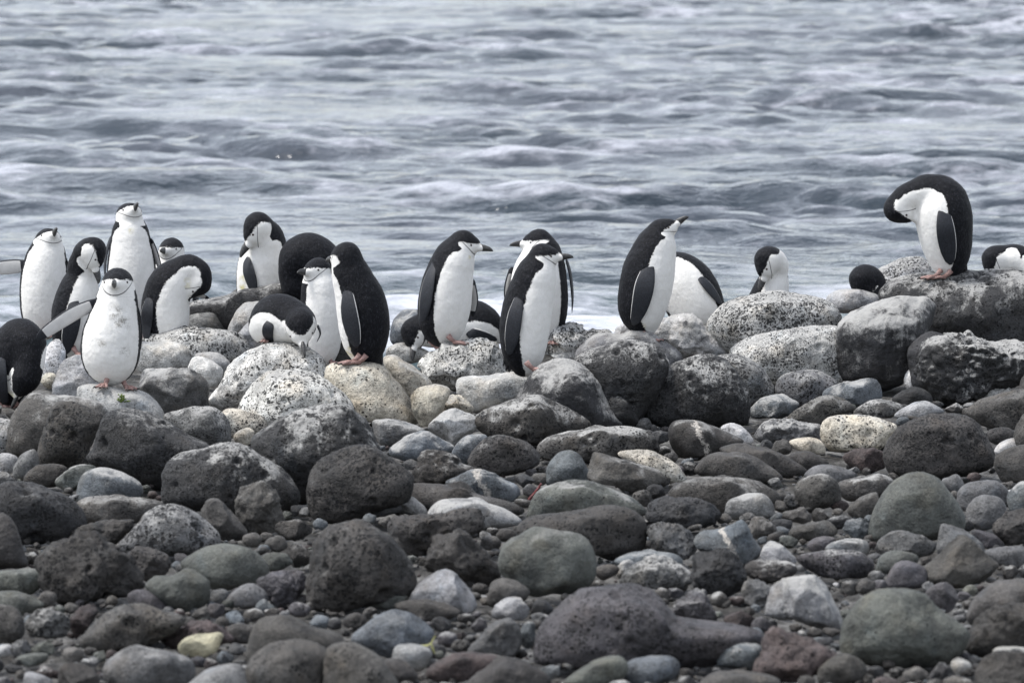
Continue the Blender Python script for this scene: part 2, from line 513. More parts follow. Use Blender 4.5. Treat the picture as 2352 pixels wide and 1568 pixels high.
def stone_shape(poly, shape, seed, deep=0.85, Y=None, sub=None, pits=0):
    """A solid stone whose outline towards the beach follows poly; returns mesh, centre, depth half-size."""
    rng = np.random.default_rng(seed)
    S = spline_closed(poly)
    c = (S.min(0) + S.max(0)) / 2
    c = 0.5 * c + 0.5 * S.mean(0)
    d = S - c
    th = np.arctan2(-d[:, 1], d[:, 0]); rr = np.hypot(d[:, 0], d[:, 1])
    o = np.argsort(th); th, rr = th[o], rr[o]
    rad = math.sqrt((S[:, 0].max() - S[:, 0].min()) * (S[:, 1].max() - S[:, 1].min())) / 2
    base = S[:, 1].max()
    Yb = ground_row(min(base, 1700))
    m = MPP * Yb / CP
    D = deep * rad * m
    Yc = Yb + 0.75 * D if Y is None else Y
    if Y is None and Yc > 27.3: Yc = 27.3 + (Yc - 27.3) * 0.25
    m = MPP * (Yc * CP + 0.3) 
    C = at(c[0], c[1], Yc)
    if sub is None:
        sub = 6 if rad > 100 else (5 if rad > 42 else 4)
    U, F = ico(sub)
    U = U.copy()
    # flattened faces on the side that looks at the beach
    ncut = {'r': 4, 's': 3, 'a': 9, 'k': 6}[shape]
    lo, hi = {'r': (.80, .96), 's': (.82, .96), 'a': (.55, .82), 'k': (.62, .90)}[shape]
    for _ in range(ncut):
        n = unit(rng.normal(size=3) * (0.8, 0.8, 0.5) + (0, 0.1, -0.9))
        e = U @ n - rng.uniform(lo, hi)
        soft = {'r': .11, 's': .10, 'a': .02, 'k': .04}[shape]
        e = 0.5 * (e + np.sqrt(e * e + soft * soft)) - soft * 0.15
        U -= np.maximum(e, 0)[:, None] * n
    a, b, cdep = U[:, 0], U[:, 1], U[:, 2]
    ang = np.arctan2(b, a); s = np.hypot(a, b)
    r = np.interp(ang, np.concatenate([th - 2 * np.pi, th, th + 2 * np.pi]), np.tile(rr, 3))
    mean = rr.mean()
    near = smooth01(s, 0.25, 0.9)
    r = mean * (1 - near) * 1.0 + r * near
    V = np.stack([np.cos(ang) * s * r * m, cdep * D, np.sin(ang) * s * r * m], 1)
    R = rad * m
    amp = {'r': (.065, .024, .009), 's': (.045, .010, .003), 'a': (.06, .030, .012), 'k': (.13, .085, .034)}[shape]
    Nn = V / (np.linalg.norm(V, axis=1)[:, None] + 1e-9)
    Q = V / R + seed * 3.71
    dsp = amp[0] * pnoise(Q * 1.6) + amp[1] * fbm(Q * 4.3, 2) + amp[2] * fbm(Q * 13.0, 2)
    if shape == 'k':
        dsp -= 0.07 * np.maximum(0, fbm(Q * 3.2 + 40, 2) - 0.15)
    V += Nn * (dsp * R)[:, None]
    if pits and sub >= 4:
        idx = rng.integers(0, len(V), pits)
        for i in idx:
            pr = rng.uniform(.012, .03) * (1.6 if rng.random() < .15 else 1)
            d2 = ((V - V[i]) ** 2).sum(1) / pr ** 2
            w = np.clip(1 - d2, 0, 1)
            V -= Nn * (w * w * pr * 0.8)[:, None]
    return V, F, C, D, rad

STONES = []   # (poly, base row, short, centre)
STONE_OBJ = {}

def put_stone(poly, code, short, rest, seed, group='boulders and stones of the beach', **kw):
    tone, pore, pale, shape = TONE[code[0]], int(code[1]), int(code[2]), code[3]
    V, F, C, D, rad = stone_shape(poly, shape, seed, pits=kw.pop('pits', (18 if pore > 5 and len(poly) > 8 else 0)), **kw)
    big = rad > 52
    nm = 'boulder' if big else 'stone'
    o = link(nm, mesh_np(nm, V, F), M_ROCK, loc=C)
    j = random.uniform(.88, 1.14)
    if code[0] in 'GBNKMDV': j *= .84
    if C[1] < 23.8 and code[0] in 'LPW': j *= .62          # the stones of the lower beach carry no chalk
    o.color = (tone[0] * j, tone[1] * j, tone[2] * j * random.uniform(.97, 1.03), 1)
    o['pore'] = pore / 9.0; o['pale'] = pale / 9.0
    if code[4:] == 'v': o['vein'] = 1.0
    o['label'] = (short + ' ' + rest).strip(); o['category'] = nm; o['group'] = group
    STONES.append((np.array(poly, float), short, rad))
    STONE_OBJ[short] = o
    return o
# each line: tone+pore+pale+shape | short name | where it lies | outline (photo pixels, traced; the hidden foot of the stone included)
STONE_TABLE = '''
P83r|pale pitted boulder|behind the preening penguin with the green chest stain|325,768 360,757 420,749 480,747 523,754 557,772 573,803 560,830 520,850 430,855 350,840 322,805
P13s|flat chalky slab|at the hip of the penguin holding its flipper out|318,790 345,783 400,785 432,795 440,815 438,845 380,858 318,852
W03r|white stone with a sloping top|wedged beside the pale pitted boulder|435,820 460,815 495,832 512,850 507,872 490,890 440,880
L03s|small light grey hump|showing over the white sloping stone|447,818 475,808 505,812 530,835 522,862 490,865
G04a|broad blue grey block|right beside the feet of the penguin holding its flipper out|320,845 350,838 412,840 458,855 490,880 486,915 474,945 400,965 330,940 318,890
L35r|light boulder with a moss tuft|under the penguin holding its flipper out|178,905 192,885 240,882 285,888 330,900 362,925 378,960 370,1000 280,1012 200,985
L14a|pale stepped stone|behind the mossy light boulder|120,900 126,865 150,825 186,815 230,830 240,900 190,935 130,930
T51r|small speckled tan stone|between the bent black penguin and the pale stepped stone|93,878 103,858 122,856 134,868 130,886 108,894
P54r|pale speckled boulder|at the back of the bent black penguin|92,860 104,800 130,776 150,800 152,850 138,880 100,885
M14r|dark grey boulder with a white blotch|in front of the bent black penguin|15,1040 26,975 45,925 75,903 120,908 180,912 240,930 240,980 90,1048 50,1050
K80r|dark egg shaped pitted boulder|leaning against the boulder with a white blotch|83,1063 93,1000 117,940 148,918 193,930 238,955 228,985 208,1035 196,1075 138,1078
D82r|lopsided dark pitted boulder|below the mossy light boulder|197,1055 212,1025 228,975 255,944 296,935 337,947 378,968 430,998 485,1027 450,1065 395,1092 365,1120 300,1105 240,1085
G64r|grey pitted boulder with a pale top|behind the lopsided dark boulder|375,961 413,940 464,933 500,937 525,968 532,1012 508,1030 450,1030
T61r|small tan pitted stone|tucked under the white honeycombed boulder|508,945 565,940 600,955 612,980 590,1002 530,1004
T22r|little tan pebble|just below the small tan pitted stone|537,1000 564,982 585,992 570,1022 545,1020
W63r|white pitted boulder|under the penguin lying on its belly|480,930 498,885 526,840 564,810 612,789 664,785 715,802 748,830 742,900 640,955 550,955
W74r|white honeycombed boulder|in front of the white pitted boulder|540,940 552,905 585,870 626,847 690,850 757,878 805,922 814,978 740,995 640,995 560,975
D75r|large dark boulder with chalk on one shoulder|in front of the white honeycombed boulder|575,1015 600,990 655,957 722,933 790,926 833,955 862,1005 870,1040 800,1110 700,1160 620,1140 585,1075
D73r|long dark arched boulder|below the one with a chalky shoulder|372,1110 375,1080 400,1050 447,1033 516,1019 560,1023 605,1050 655,1085 690,1140 640,1185 450,1172 380,1155
K81r|dark dome shaped boulder|beside the long dark arched boulder|705,1143 710,1105 733,1060 774,1035 830,1022 885,1043 926,1075 948,1105 932,1155 860,1178 800,1200 720,1195
M32k|upright furrowed brown stone|standing before the dark dome shaped boulder|540,1145 563,1112 600,1105 630,1122 645,1160 652,1215 600,1228 550,1218
M00a|smooth brown wedge|leaning beside the upright furrowed stone|447,1173 488,1144 523,1163 571,1232 510,1240 455,1216
B04s|pale blue grey loaf shaped stone|below the lopsided dark boulder|172,1130 186,1095 220,1074 268,1081 310,1098 327,1120 316,1146 240,1150 178,1154
N03a|greenish grey slab|half behind the pale loaf shaped stone|110,1115 145,1081 186,1067 220,1073 215,1118 150,1132
K40r|low dark stone|below the dark egg shaped boulder|50,1100 79,1071 120,1064 155,1074 140,1112 80,1120
G32r|round grey stone|at the foot of the dark egg shaped boulder|27,1095 38,1057 62,1036 83,1033 88,1078 52,1104
P43r|pale stone|on the shore edge under the boulder with a white blotch|-12,1050 15,1040 42,1052 32,1084 -10,1090
P54r|pale pitted stone|under the tail of the bent black penguin|-14,968 10,960 28,968 30,1003 16,1038 -12,1040
D81r|big black pitted boulder|at the picture edge under the low dark stone|-40,1160 0,1112 30,1103 90,1112 150,1138 190,1175 200,1218 150,1245 60,1250 -20,1240
M42r|flat brown pitted slab|between the black pitted boulder and the furrowed stone|172,1160 200,1142 270,1140 340,1145 378,1160 330,1198 230,1204 180,1188
K60k|dark broken stone|under the flat brown pitted slab|162,1222 193,1205 258,1194 305,1195 300,1228 255,1250 190,1248
G84r|grey speckled dome|below the flat brown pitted slab|262,1258 305,1208 340,1172 385,1158 430,1167 475,1195 508,1238 482,1270 380,1276 300,1272
K71k|rough black lava boulder|in front of the grey speckled dome|88,1288 113,1250 165,1232 213,1227 251,1246 293,1275 327,1328 310,1370 240,1375 155,1384 100,1354
K50k|brown knob of lava|between the rough lava boulder and the green grey egg|299,1266 337,1253 375,1263 392,1294 372,1325 325,1328
N00s|big smooth green grey egg|behind the heart shaped stone|416,1290 475,1256 530,1247 578,1260 612,1290 616,1318 585,1346 490,1354 440,1324
N00r|heart shaped green grey stone|in front of the big smooth egg|334,1349 354,1325 392,1321 427,1303 458,1311 482,1339 482,1380 430,1408 388,1390
K20r|plain dark boulder|at the picture edge below the black pitted boulder|-40,1200 0,1178 21,1187 41,1218 55,1266 62,1302 0,1314 -40,1300
N31r|flat mossy green stone|at the picture edge beside the rough lava boulder|-14,1316 50,1305 90,1308 100,1335 70,1364 -10,1358
N01s|smooth flat stone|below the flat mossy green stone|-15,1362 40,1357 89,1377 100,1391 62,1413 20,1408 -15,1398
M51r|brown pitted stone|at the picture edge beneath the smooth flat stone|-14,1393 35,1393 55,1425 52,1462 20,1480 -14,1476
G64k|salt flecked grey stone|beside the brown pitted stone|55,1432 79,1404 117,1397 151,1414 162,1449 120,1468 72,1475
R60k|dark red lump|between the salt flecked stone and the domed olive stone|158,1428 179,1394 213,1383 227,1404 193,1448 172,1466
M71r|domed olive brown boulder|below the heart shaped stone|182,1480 193,1449 234,1404 282,1387 337,1387 372,1401 427,1418 410,1444 365,1470 310,1488 240,1502
R50k|crusty dark red stone|behind the pale yellow stone|368,1466 406,1439 468,1425 509,1439 532,1472 450,1490 385,1490
Y00a|pale yellow stone|lying flat before the crusty red stone|408,1487 427,1463 482,1452 512,1456 525,1500 480,1509 425,1507
V30r|purple grey stone|behind the domed olive brown boulder|292,1366 320,1353 358,1359 389,1390 378,1406 310,1397
G41r|round speckled grey stone|beside the heart shaped stone|526,1366 571,1339 605,1353 616,1380 585,1397 530,1392
G00s|little smooth grey stone|touching the round speckled grey stone|482,1363 509,1351 526,1363 516,1392 485,1390
V30k|purple black lava stone|leaning on the tall brown boulder|592,1335 636,1315 685,1308 705,1322 690,1372 654,1394 612,1374
B03a|small teal shard|below the round speckled grey stone|585,1390 605,1373 633,1400 600,1406
M00s|smooth flat topped brown boulder|right beside the pale yellow stone|564,1518 581,1439 612,1414 671,1414 722,1439 784,1459 780,1502 680,1535 600,1545
M50r|front pitted brown dome|rising before the smooth flat topped boulder|553,1550 585,1504 630,1473 688,1466 735,1480 762,1512 772,1585 660,1620 560,1610
M61r|second pitted brown dome|beside the front pitted dome|745,1515 770,1480 805,1473 850,1490 890,1530 915,1585 850,1630 750,1620
L00s|smooth light grey slab|at the bottom edge beside the front pitted dome|425,1580 470,1540 516,1524 557,1528 578,1570 560,1610 450,1620
G32r|speckled grey boulder|at the bottom edge below the domed olive boulder|244,1522 296,1483 344,1487 406,1500 447,1525 430,1580 300,1595 240,1562
K10a|brown block|at the bottom edge beside the speckled grey boulder|127,1556 151,1521 193,1525 227,1552 222,1595 130,1600
N00s|greenish finger shaped stone|below the salt flecked grey stone|38,1510 69,1500 110,1500 103,1520 62,1530
N00a|green grey chip|above the greenish finger shaped stone|69,1493 96,1473 124,1480 120,1502 85,1506
P02r|small white capped stone|at the picture edge below the brown pitted stone|-8,1486 20,1478 38,1497 20,1509 -8,1505
L00s|light grey bean|in the bottom corner by the brown block|55,1555 69,1541 120,1562 112,1592 60,1592
T42r|large beige boulder|under the penguin that shows us its back|745,848 780,830 830,826 885,842 916,878 943,926 960,970 926,985 840,978 780,958 750,905
T34r|beige stone with yellow cracks|beside the large beige boulder|880,825 900,815 923,823 964,851 992,882 985,905 943,916 905,888
P53r|pale mound|behind the beige stone with yellow cracks|888,800 926,787 978,803 992,818 940,835 895,832
W75k|white boulder with deep holes|under the penguin with pink feet facing the pair|930,838 960,812 1005,790 1060,778 1115,778 1150,795 1168,842 1150,885 1060,898 1035,905 990,888 950,866
P24r|pale dished rock|under the slim penguin with crossed feet|1047,882 1064,865 1115,862 1200,852 1245,862 1248,905 1170,935 1090,950 1055,918
T32r|leaning tan stone|below the white boulder with deep holes|943,910 978,885 1026,885 1035,905 1010,950 985,988 960,970
T53k|tan stone with an olive patch|beside the leaning tan stone|998,940 1026,906 1067,906 1088,945 1050,970 1005,975
D46r|tall dark cone shaped boulder|with a white smear, before the slim penguin|1180,920 1215,865 1250,836 1292,824 1336,840 1374,875 1408,920 1440,980 1370,998 1250,995 1180,970
K74r|broad dark lava boulder with chalk flecks|in front of the dark cone shaped boulder|1088,971 1109,944 1150,926 1212,909 1253,913 1308,937 1363,975 1322,1004 1229,1025 1133,1010
D84r|dark boulder with a speckled pale crown|behind the dark cone shaped boulder|1318,830 1356,805 1425,784 1477,785 1521,806 1542,837 1530,890 1485,945 1450,990 1410,965 1350,905
D72r|narrow black boulder|squeezed between the cone shaped and striped boulders|1384,888 1418,892 1446,923 1470,975 1440,992 1400,965
G14s|smooth blue grey boulder|at the foot of the penguin gazing up|1322,820 1340,785 1378,765 1425,768 1446,760 1487,761 1528,782 1569,820 1545,855 1480,858 1370,848
W94k|white sponge like boulder|behind the smooth blue grey boulder|1236,826 1253,768 1270,748 1315,744 1373,754 1401,762 1388,805 1340,838 1260,842
P43r|small pale hump|between the slim penguin and the sponge like boulder|1239,836 1260,816 1301,806 1330,811 1322,834 1270,845
D95r|round black boulder streaked with white|beside the speckled crown boulder|1466,930 1487,885 1528,850 1580,822 1629,816 1674,833 1705,871 1722,913 1720,960 1700,980 1620,986 1500,978
G85r|half hidden pitted boulder|behind the round streaked boulder|1640,820 1698,816 1746,840 1777,878 1782,918 1740,935 1700,925 1650,875
W26k|knobbly cream white rock|before the leaning penguin with a hidden head|1495,768 1522,739 1553,724 1578,720 1603,731 1638,764 1674,802 1666,820 1588,832 1540,818 1505,796
P85r|large pale sieve like boulder|between the leaning and the half hidden penguins|1620,748 1640,715 1675,690 1715,675 1770,667 1830,668 1885,680 1925,705 1935,742 1900,795 1760,838 1680,818 1635,786
P74r|long pale slope of pitted rock|below the sieve like boulder|1672,812 1708,778 1756,765 1818,754 1890,745 1940,762 1975,830 1965,885 1870,890 1780,890 1700,858
G63r|grey pitted hump|below the long pale slope|1780,885 1804,858 1846,849 1887,854 1928,878 1908,914 1842,935 1790,920
D18r|huge smooth slate boulder|smeared with white, beside the dark rock throne|1905,752 1916,728 1952,707 2017,692 2074,681 2103,683 2132,681 2154,700 2150,735 2139,761 2128,790 2100,818 2074,884 2031,898 1995,888 1940,882 1912,810
D64r|huge dark rock with white drips|under the preening penguin with its head tucked in|2024,692 2031,662 2053,640 2114,624 2200,624 2290,618 2352,622 2425,640 2450,740 2410,840 2250,860 2140,850 2060,760
P95r|white pitted hump|peeping out behind the huge dark rock|1985,668 1999,635 2045,602 2096,590 2125,597 2137,625 2100,668 2030,694 1995,694
L15s|light slab|between the sieve like boulder and the white pitted hump|1897,686 1923,666 1963,664 2024,674 2022,704 1950,720 1905,710
D66k|craggy black boulder with cream patches|below the huge dark rock|2109,840 2121,796 2155,768 2190,762 2238,772 2300,778 2370,785 2395,860 2340,888 2252,910 2197,930 2145,920 2114,876
D30r|black rock in deep shade|between the slate and the huge dark rock|2085,810 2115,770 2150,762 2185,790 2175,885 2105,900
W03s|smooth white egg|wedged between the slate and the craggy boulders|2076,874 2090,844 2111,834 2128,890 2092,900
B03a|blue grey tilted stone|below the huge smooth slate boulder|1887,908 1904,889 1956,875 2018,871 2038,909 2015,934 1970,942 1915,930
B05a|icy blue grey stone|beside the round streaked boulder|1722,940 1749,913 1798,901 1825,913 1841,932 1804,962 1749,969 1724,958
M62r|brown speckled ridge stone|between the icy and the tilted stones|1808,960 1846,930 1887,909 1921,909 1970,939 1925,959 1887,976 1835,972
G64r|grey spotted stone|under the blue grey tilted stone|1959,950 1983,927 2025,916 2076,933 2054,958 1990,959
L01s|smooth light grey pebble|beside the grey spotted stone|2052,957 2086,930 2124,920 2155,933 2168,950 2110,964
M61r|brown grey porous boulder|below the craggy black boulder|2214,946 2248,920 2300,902 2360,895 2420,920 2425,978 2300,990 2245,974
K30r|dark boulder|half cut off at the picture edge by the craggy boulder|2333,962 2337,910 2352,860 2410,860 2410,975
M20r|dark brown stone|at the picture edge under the half cut dark boulder|2328,1002 2340,965 2362,950 2410,1000 2392,1044 2335,1034
P43r|small cream stone|under the craggy black boulder|2252,916 2272,889 2307,885 2322,899 2262,924
D30r|low black stone|in the gap beneath the smooth white egg|2049,918 2080,892 2114,890 2142,913 2130,933 2076,938
K80r|great round dark boulder|by itself below the porous brown grey one|2025,1035 2042,1002 2069,975 2121,954 2180,947 2217,954 2252,982 2283,1026 2285,1070 2231,1090 2162,1102 2059,1099 2031,1070
T63r|pale yellowish pitted boulder|behind the great round dark boulder|1887,1004 1890,968 1928,952 1990,954 2059,975 2040,1006 2028,1030 1956,1041 1908,1037
G45k|grey stone with a white top|beside the pale yellowish boulder|1732,1007 1756,971 1794,961 1853,968 1889,978 1886,1008 1835,1014 1784,1020
K02sv|brown stone with a pale stripe|below the round streaked boulder|1535,1002 1540,972 1560,963 1612,968 1663,988 1708,1014 1658,1034 1643,1044 1595,1058 1550,1044
P32r|pale grey stone|behind the striped brown stone|1656,980 1687,971 1715,988 1731,1014 1707,1024 1665,1004
T11s|small peach coloured stone|before the grey stone with a white top|1811,1014 1846,1004 1880,1009 1896,1028 1889,1044 1835,1034
M41r|long brown back|below the striped brown stone|1595,1084 1612,1054 1646,1038 1715,1040 1758,1062 1800,1098 1750,1109 1646,1104
K20s|brown humped stone|below the small peach coloured stone|1804,1053 1835,1036 1873,1040 1906,1066 1855,1089 1815,1079
K40r|dark flat stone|between the long brown back and the humped stone|1653,1035 1687,1019 1736,1023 1800,1045 1855,1082 1812,1099 1750,1074
G01s|grey spindle shaped stone|on top of the pitted ball|1846,1094 1870,1071 1908,1067 1975,1090 1934,1109 1887,1109
M62r|pitted grey ball|before the spindle shaped stone|1825,1118 1853,1092 1887,1085 1921,1105 1934,1142 1910,1164 1853,1176 1829,1144
L03s|pale smooth loaf|lying by the pitted grey ball|1665,1169 1677,1146 1736,1131 1767,1143 1779,1184 1730,1194 1670,1191
N00s|big smooth green grey dome|below the great round dark boulder|1995,1218 2005,1175 2033,1122 2067,1092 2107,1083 2150,1095 2181,1126 2207,1165 2219,1195 2204,1228 2128,1242 2060,1250 2005,1245
G01s|smooth grey hump|behind the small ball beside the big dome|2197,1138 2217,1112 2252,1102 2293,1105 2319,1132 2309,1160 2214,1174
G00s|small smooth ball|nestled against the big smooth dome|2217,1182 2231,1150 2262,1136 2300,1146 2312,1179 2295,1209 2248,1219
M00s|smooth brown boulder|at the picture edge beside the great round boulder|2283,1060 2300,1036 2360,1020 2415,1050 2415,1105 2317,1112 2290,1089
B03s|bluish stone|at the picture edge below the smooth brown boulder|2313,1142 2334,1112 2362,1105 2410,1130 2400,1179 2330,1184
P11s|small white stone|behind the smooth brown boulder|2283,1038 2300,1015 2335,1005 2347,1022 2302,1044
K60r|dark pitted stone|behind the great round dark boulder's shoulder|2269,990 2307,981 2334,995 2312,1024 2275,1016
M43r|flat brown slab with a light edge|between the pitted ball and the big dome|1918,1114 1956,1098 2025,1088 2051,1107 2027,1134 1949,1151
K52r|wide dark pitted back|behind the pale smooth loaf|1535,1128 1595,1098 1680,1095 1749,1109 1793,1142 1772,1164 1660,1179 1560,1169
M21a|grey wedge|under the edge of the big smooth dome|1942,1174 1976,1143 2015,1130 2012,1179 1960,1194
R40k|reddish brown lump|at the foot of the pale yellowish boulder|1935,1053 1973,1030 2025,1033 2032,1075 1973,1082
G34r|grey rounded stone|below the large beige boulder|847,970 885,961 937,971 980,990 937,1013 875,1023
B26r|frosted blue grey stone|below the grey rounded stone|892,1042 916,1012 964,988 998,999 1045,1028 1010,1049 940,1059
P06a|jagged white stone|before the tan stone with an olive patch|981,987 1009,954 1043,937 1090,954 1093,994 1047,1023 1020,1014
B03r|slate grey stone|beside the frosted blue grey stone|1040,1032 1064,1005 1102,995 1121,1007 1104,1047 1074,1068 1040,1054
K62r|dark hump with white flecks|below the broad dark lava boulder|1074,1059 1102,1016 1140,997 1191,1005 1231,1032 1238,1068 1177,1089 1102,1092
M64r|long brown and white lava back|below the dark cone shaped boulder|1232,1028 1260,1002 1322,988 1391,980 1460,982 1494,995 1513,1038 1425,1054 1356,1059 1253,1058
B02s|blue grey egg|standing before the long lava back|1253,1108 1260,1064 1281,1040 1308,1033 1336,1050 1355,1087 1355,1114 1287,1117
M02a|sharp brown wedge|beside the blue grey egg|1353,1108 1356,1043 1377,1040 1442,1060 1506,1076 1530,1097 1513,1116 1442,1135 1401,1120
T52r|flat tan pitted stone|behind the sharp brown wedge|1418,1045 1460,1033 1511,1040 1561,1073 1578,1106 1528,1106
K53k|rough dark green stone|below the frosted blue grey stone|947,1100 964,1050 992,1036 1040,1040 1066,1066 1097,1080 1030,1109 971,1116
B02av|flat bluish slab|below the dark hump with white flecks|1019,1108 1047,1092 1098,1078 1167,1102 1203,1121 1186,1151 1115,1147 1064,1134
N32r|broad olive grey stone|beside the strip of red weed|1210,1178 1232,1130 1270,1109 1322,1102 1391,1116 1462,1149 1482,1184 1350,1200 1220,1195
K41r|long dark flat stone|under the flat bluish slab|905,1138 943,1112 1012,1112 1064,1133 1150,1147 1203,1167 1182,1184 1040,1175 940,1169
G52r|grey pitted wedge|below the dark dome shaped boulder|820,1179 833,1150 882,1131 921,1155 921,1174 857,1189
P04a|white shard|beside the grey pitted wedge|916,1169 943,1139 978,1167 976,1188 937,1185
L35s|pale long slab|beside the white shard|978,1183 998,1150 1040,1143 1115,1153 1167,1170 1200,1196 1182,1207 1108,1216 1012,1199
K60k|wide brown lava stone|below the pale long slab|890,1220 895,1194 926,1184 1012,1180 1064,1167 1102,1174 1110,1210 1064,1236 1026,1264 960,1277 919,1254
K50k|jagged dark pile of lava|below the wide brown lava stone|981,1310 992,1239 1019,1229 1050,1215 1081,1232 1117,1269 1152,1310 1125,1344 1064,1344 1020,1324
K71r|tall dark brown boulder|behind the small dark egg|700,1362 710,1290 735,1225 780,1200 835,1196 890,1225 930,1270 954,1322 947,1364 880,1396 790,1406 715,1400
N11r|big smooth grey boulder|below the broad olive grey stone|1146,1270 1184,1229 1246,1206 1308,1215 1356,1246 1369,1296 1351,1353 1301,1377 1219,1370 1150,1314
K50r|long dark lava back|behind the big smooth grey boulder|1184,1224 1219,1187 1322,1170 1408,1160 1460,1174 1482,1207 1475,1264 1408,1294 1363,1274 1280,1244
L00a|three sided light grey stone|beside the small dark egg|940,1372 964,1328 1012,1303 1054,1322 1090,1355 1104,1386 1083,1408 1000,1404 950,1396
N00s|small dark egg|at the foot of the tall dark brown boulder|845,1379 868,1335 899,1335 940,1370 911,1398 861,1401
K20r|low brown stone|below the three sided stone|906,1392 937,1377 1005,1380 1059,1406 1005,1425 943,1415
B01a|dark blue angular boulder|behind the light egg with the yellow leaf|806,1466 840,1432 885,1404 926,1401 978,1415 1014,1451 987,1484 905,1511 840,1491
L00s|light egg|touching the yellow leaf|902,1499 916,1480 964,1476 992,1494 987,1521 957,1542 906,1519
G00a|pointed smooth grey stone|beside the big dark pitted front boulder|1071,1500 1102,1459 1143,1425 1177,1421 1200,1461 1186,1504 1160,1515 1109,1509
B04a|upright pale shard|between the pointed grey stone and the big front boulder|1191,1465 1201,1432 1229,1432 1224,1486 1201,1498
M11r|light brown stone|below the jagged dark pile of lava|1119,1365 1136,1332 1177,1329 1217,1355 1200,1379 1126,1394
L12a|cracked light stone|in front of the light brown stone|1126,1407 1150,1377 1184,1363 1234,1389 1207,1419 1136,1425
V70r|big dark pitted front boulder|below the big smooth grey boulder|1222,1502 1235,1445 1270,1400 1330,1358 1390,1344 1470,1350 1520,1372 1548,1412 1600,1428 1745,1450 1705,1505 1560,1538 1360,1538 1240,1526
N00s|flat green grey stone|at the bottom edge under the big front boulder|1295,1568 1339,1531 1390,1507 1425,1507 1444,1533 1417,1566 1330,1586
B01s|blue green flat stone|at the bottom edge beside the flat green grey stone|1425,1544 1453,1514 1528,1504 1561,1523 1542,1560 1460,1576
K30r|dark mottled stone|at the bottom edge below the pointed grey stone|1067,1575 1115,1528 1157,1507 1236,1531 1262,1572 1180,1608 1090,1608
R20r|reddish brown low stone|below the light egg|978,1543 1030,1504 1081,1497 1150,1511 1098,1552 1010,1571
K31r|dark round stone|at the bottom edge beside the second pitted dome|880,1520 916,1511 950,1535 956,1564 905,1576
G70k|pitted grey lava stone|at the end of the long dark lava back|1480,1227 1500,1205 1530,1201 1585,1220 1602,1262 1570,1289 1510,1284
B12s|bluish flat stone|below the long dark lava back|1411,1289 1453,1267 1528,1267 1568,1282 1552,1309 1460,1309
P10k|small bone white stone|leaning on the grey crusted stone|1415,1310 1435,1284 1460,1294 1458,1319 1425,1329
G53k|grey crusted stone|above the big dark pitted front boulder|1422,1334 1466,1291 1528,1277 1577,1302 1592,1337 1511,1356 1460,1353
B00av|smooth slate wedge|behind the black crumbly lump|1595,1251 1608,1222 1656,1201 1701,1193 1729,1232 1748,1269 1710,1298 1646,1289
D60k|black crumbly lump|before the smooth slate wedge|1581,1324 1588,1277 1636,1260 1680,1263 1710,1303 1713,1346 1663,1370 1595,1349
D50k|dark ragged stone|below the wide dark pitted back|1480,1187 1500,1150 1570,1140 1634,1158 1662,1186 1612,1214 1530,1209
L03a|pale greenish stone|leaning on the smooth slate wedge|1746,1275 1763,1239 1791,1249 1831,1286 1803,1304 1756,1296
K53k|dark crusty stone|beside the black crumbly lump|1705,1303 1750,1284 1801,1287 1834,1303 1806,1329 1749,1339
M40a|small brown slab|below the pitted grey ball|1811,1224 1835,1205 1894,1194 1923,1214 1910,1233 1829,1243
V73r|purple grey pitted stone|below the small brown slab|1829,1283 1873,1267 1963,1263 2006,1289 1999,1322 1956,1329 1880,1322
L03r|small pale banded stone|on the purple grey pitted stone|1894,1262 1915,1243 1973,1236 2003,1255 1992,1279 1921,1274
V11s|small lilac stone|beside the small pale banded stone|1853,1251 1880,1232 1918,1236 1902,1266 1870,1269
G60a|blocky pitted stone|at the foot of the big smooth dome|2014,1248 2038,1215 2093,1218 2150,1248 2144,1281 2070,1284 2020,1269
N20s|small dark green egg|below the blocky pitted stone|2011,1303 2025,1273 2059,1263 2109,1275 2095,1304 2050,1319 2018,1319
V10r|round purple grey stone|in front of the small dark green egg|2031,1345 2052,1297 2083,1287 2123,1303 2126,1343 2076,1353
M10a|sharp peaked brown rock|beside the round purple grey stone|2111,1317 2155,1273 2203,1227 2231,1236 2265,1273 2295,1299 2267,1339 2214,1353 2135,1343
G00a|thin grey slab|behind the sharp peaked brown rock|2152,1269 2159,1208 2176,1203 2217,1215 2260,1258 2242,1294 2170,1294
V00a|small violet chip|behind the thin grey slab|2231,1220 2276,1222 2309,1255 2265,1261
K50k|black rugged stone|at the picture edge by the small smooth ball|2283,1214 2307,1180 2352,1170 2410,1200 2400,1255 2317,1254
G60r|grey pitted stone|at the picture edge by the sharp peaked rock|2258,1267 2300,1256 2362,1256 2395,1277 2372,1301 2300,1302
L08a|slab with a bright white top|behind the boulder with two dark holes|1746,1408 1763,1349 1822,1322 1915,1328 1961,1386 1942,1444 1880,1449 1835,1434 1760,1424
N30r|big rounded boulder with two dark holes|at the front of the beach|1930,1497 1942,1421 1966,1377 2011,1356 2076,1349 2121,1363 2157,1399 2199,1423 2226,1458 2199,1512 2128,1534 2025,1534 1973,1519
M20r|smooth brown back|at the picture edge beside the boulder with two holes|2221,1431 2238,1370 2283,1335 2317,1329 2372,1335 2430,1400 2405,1455 2300,1455
K50k|rough dark boulder|in front of the smooth brown back|2217,1497 2231,1438 2283,1397 2334,1383 2400,1400 2410,1485 2300,1511
V21a|small three cornered stone|below the sharp peaked brown rock|2124,1368 2162,1335 2197,1349 2202,1379 2173,1408
W02s|flat white sliver|in front of the rough dark boulder|2279,1494 2300,1483 2362,1487 2385,1502 2300,1514
K40k|dark heap|under the flat white sliver|2245,1534 2280,1500 2360,1502 2415,1545 2395,1600 2260,1600
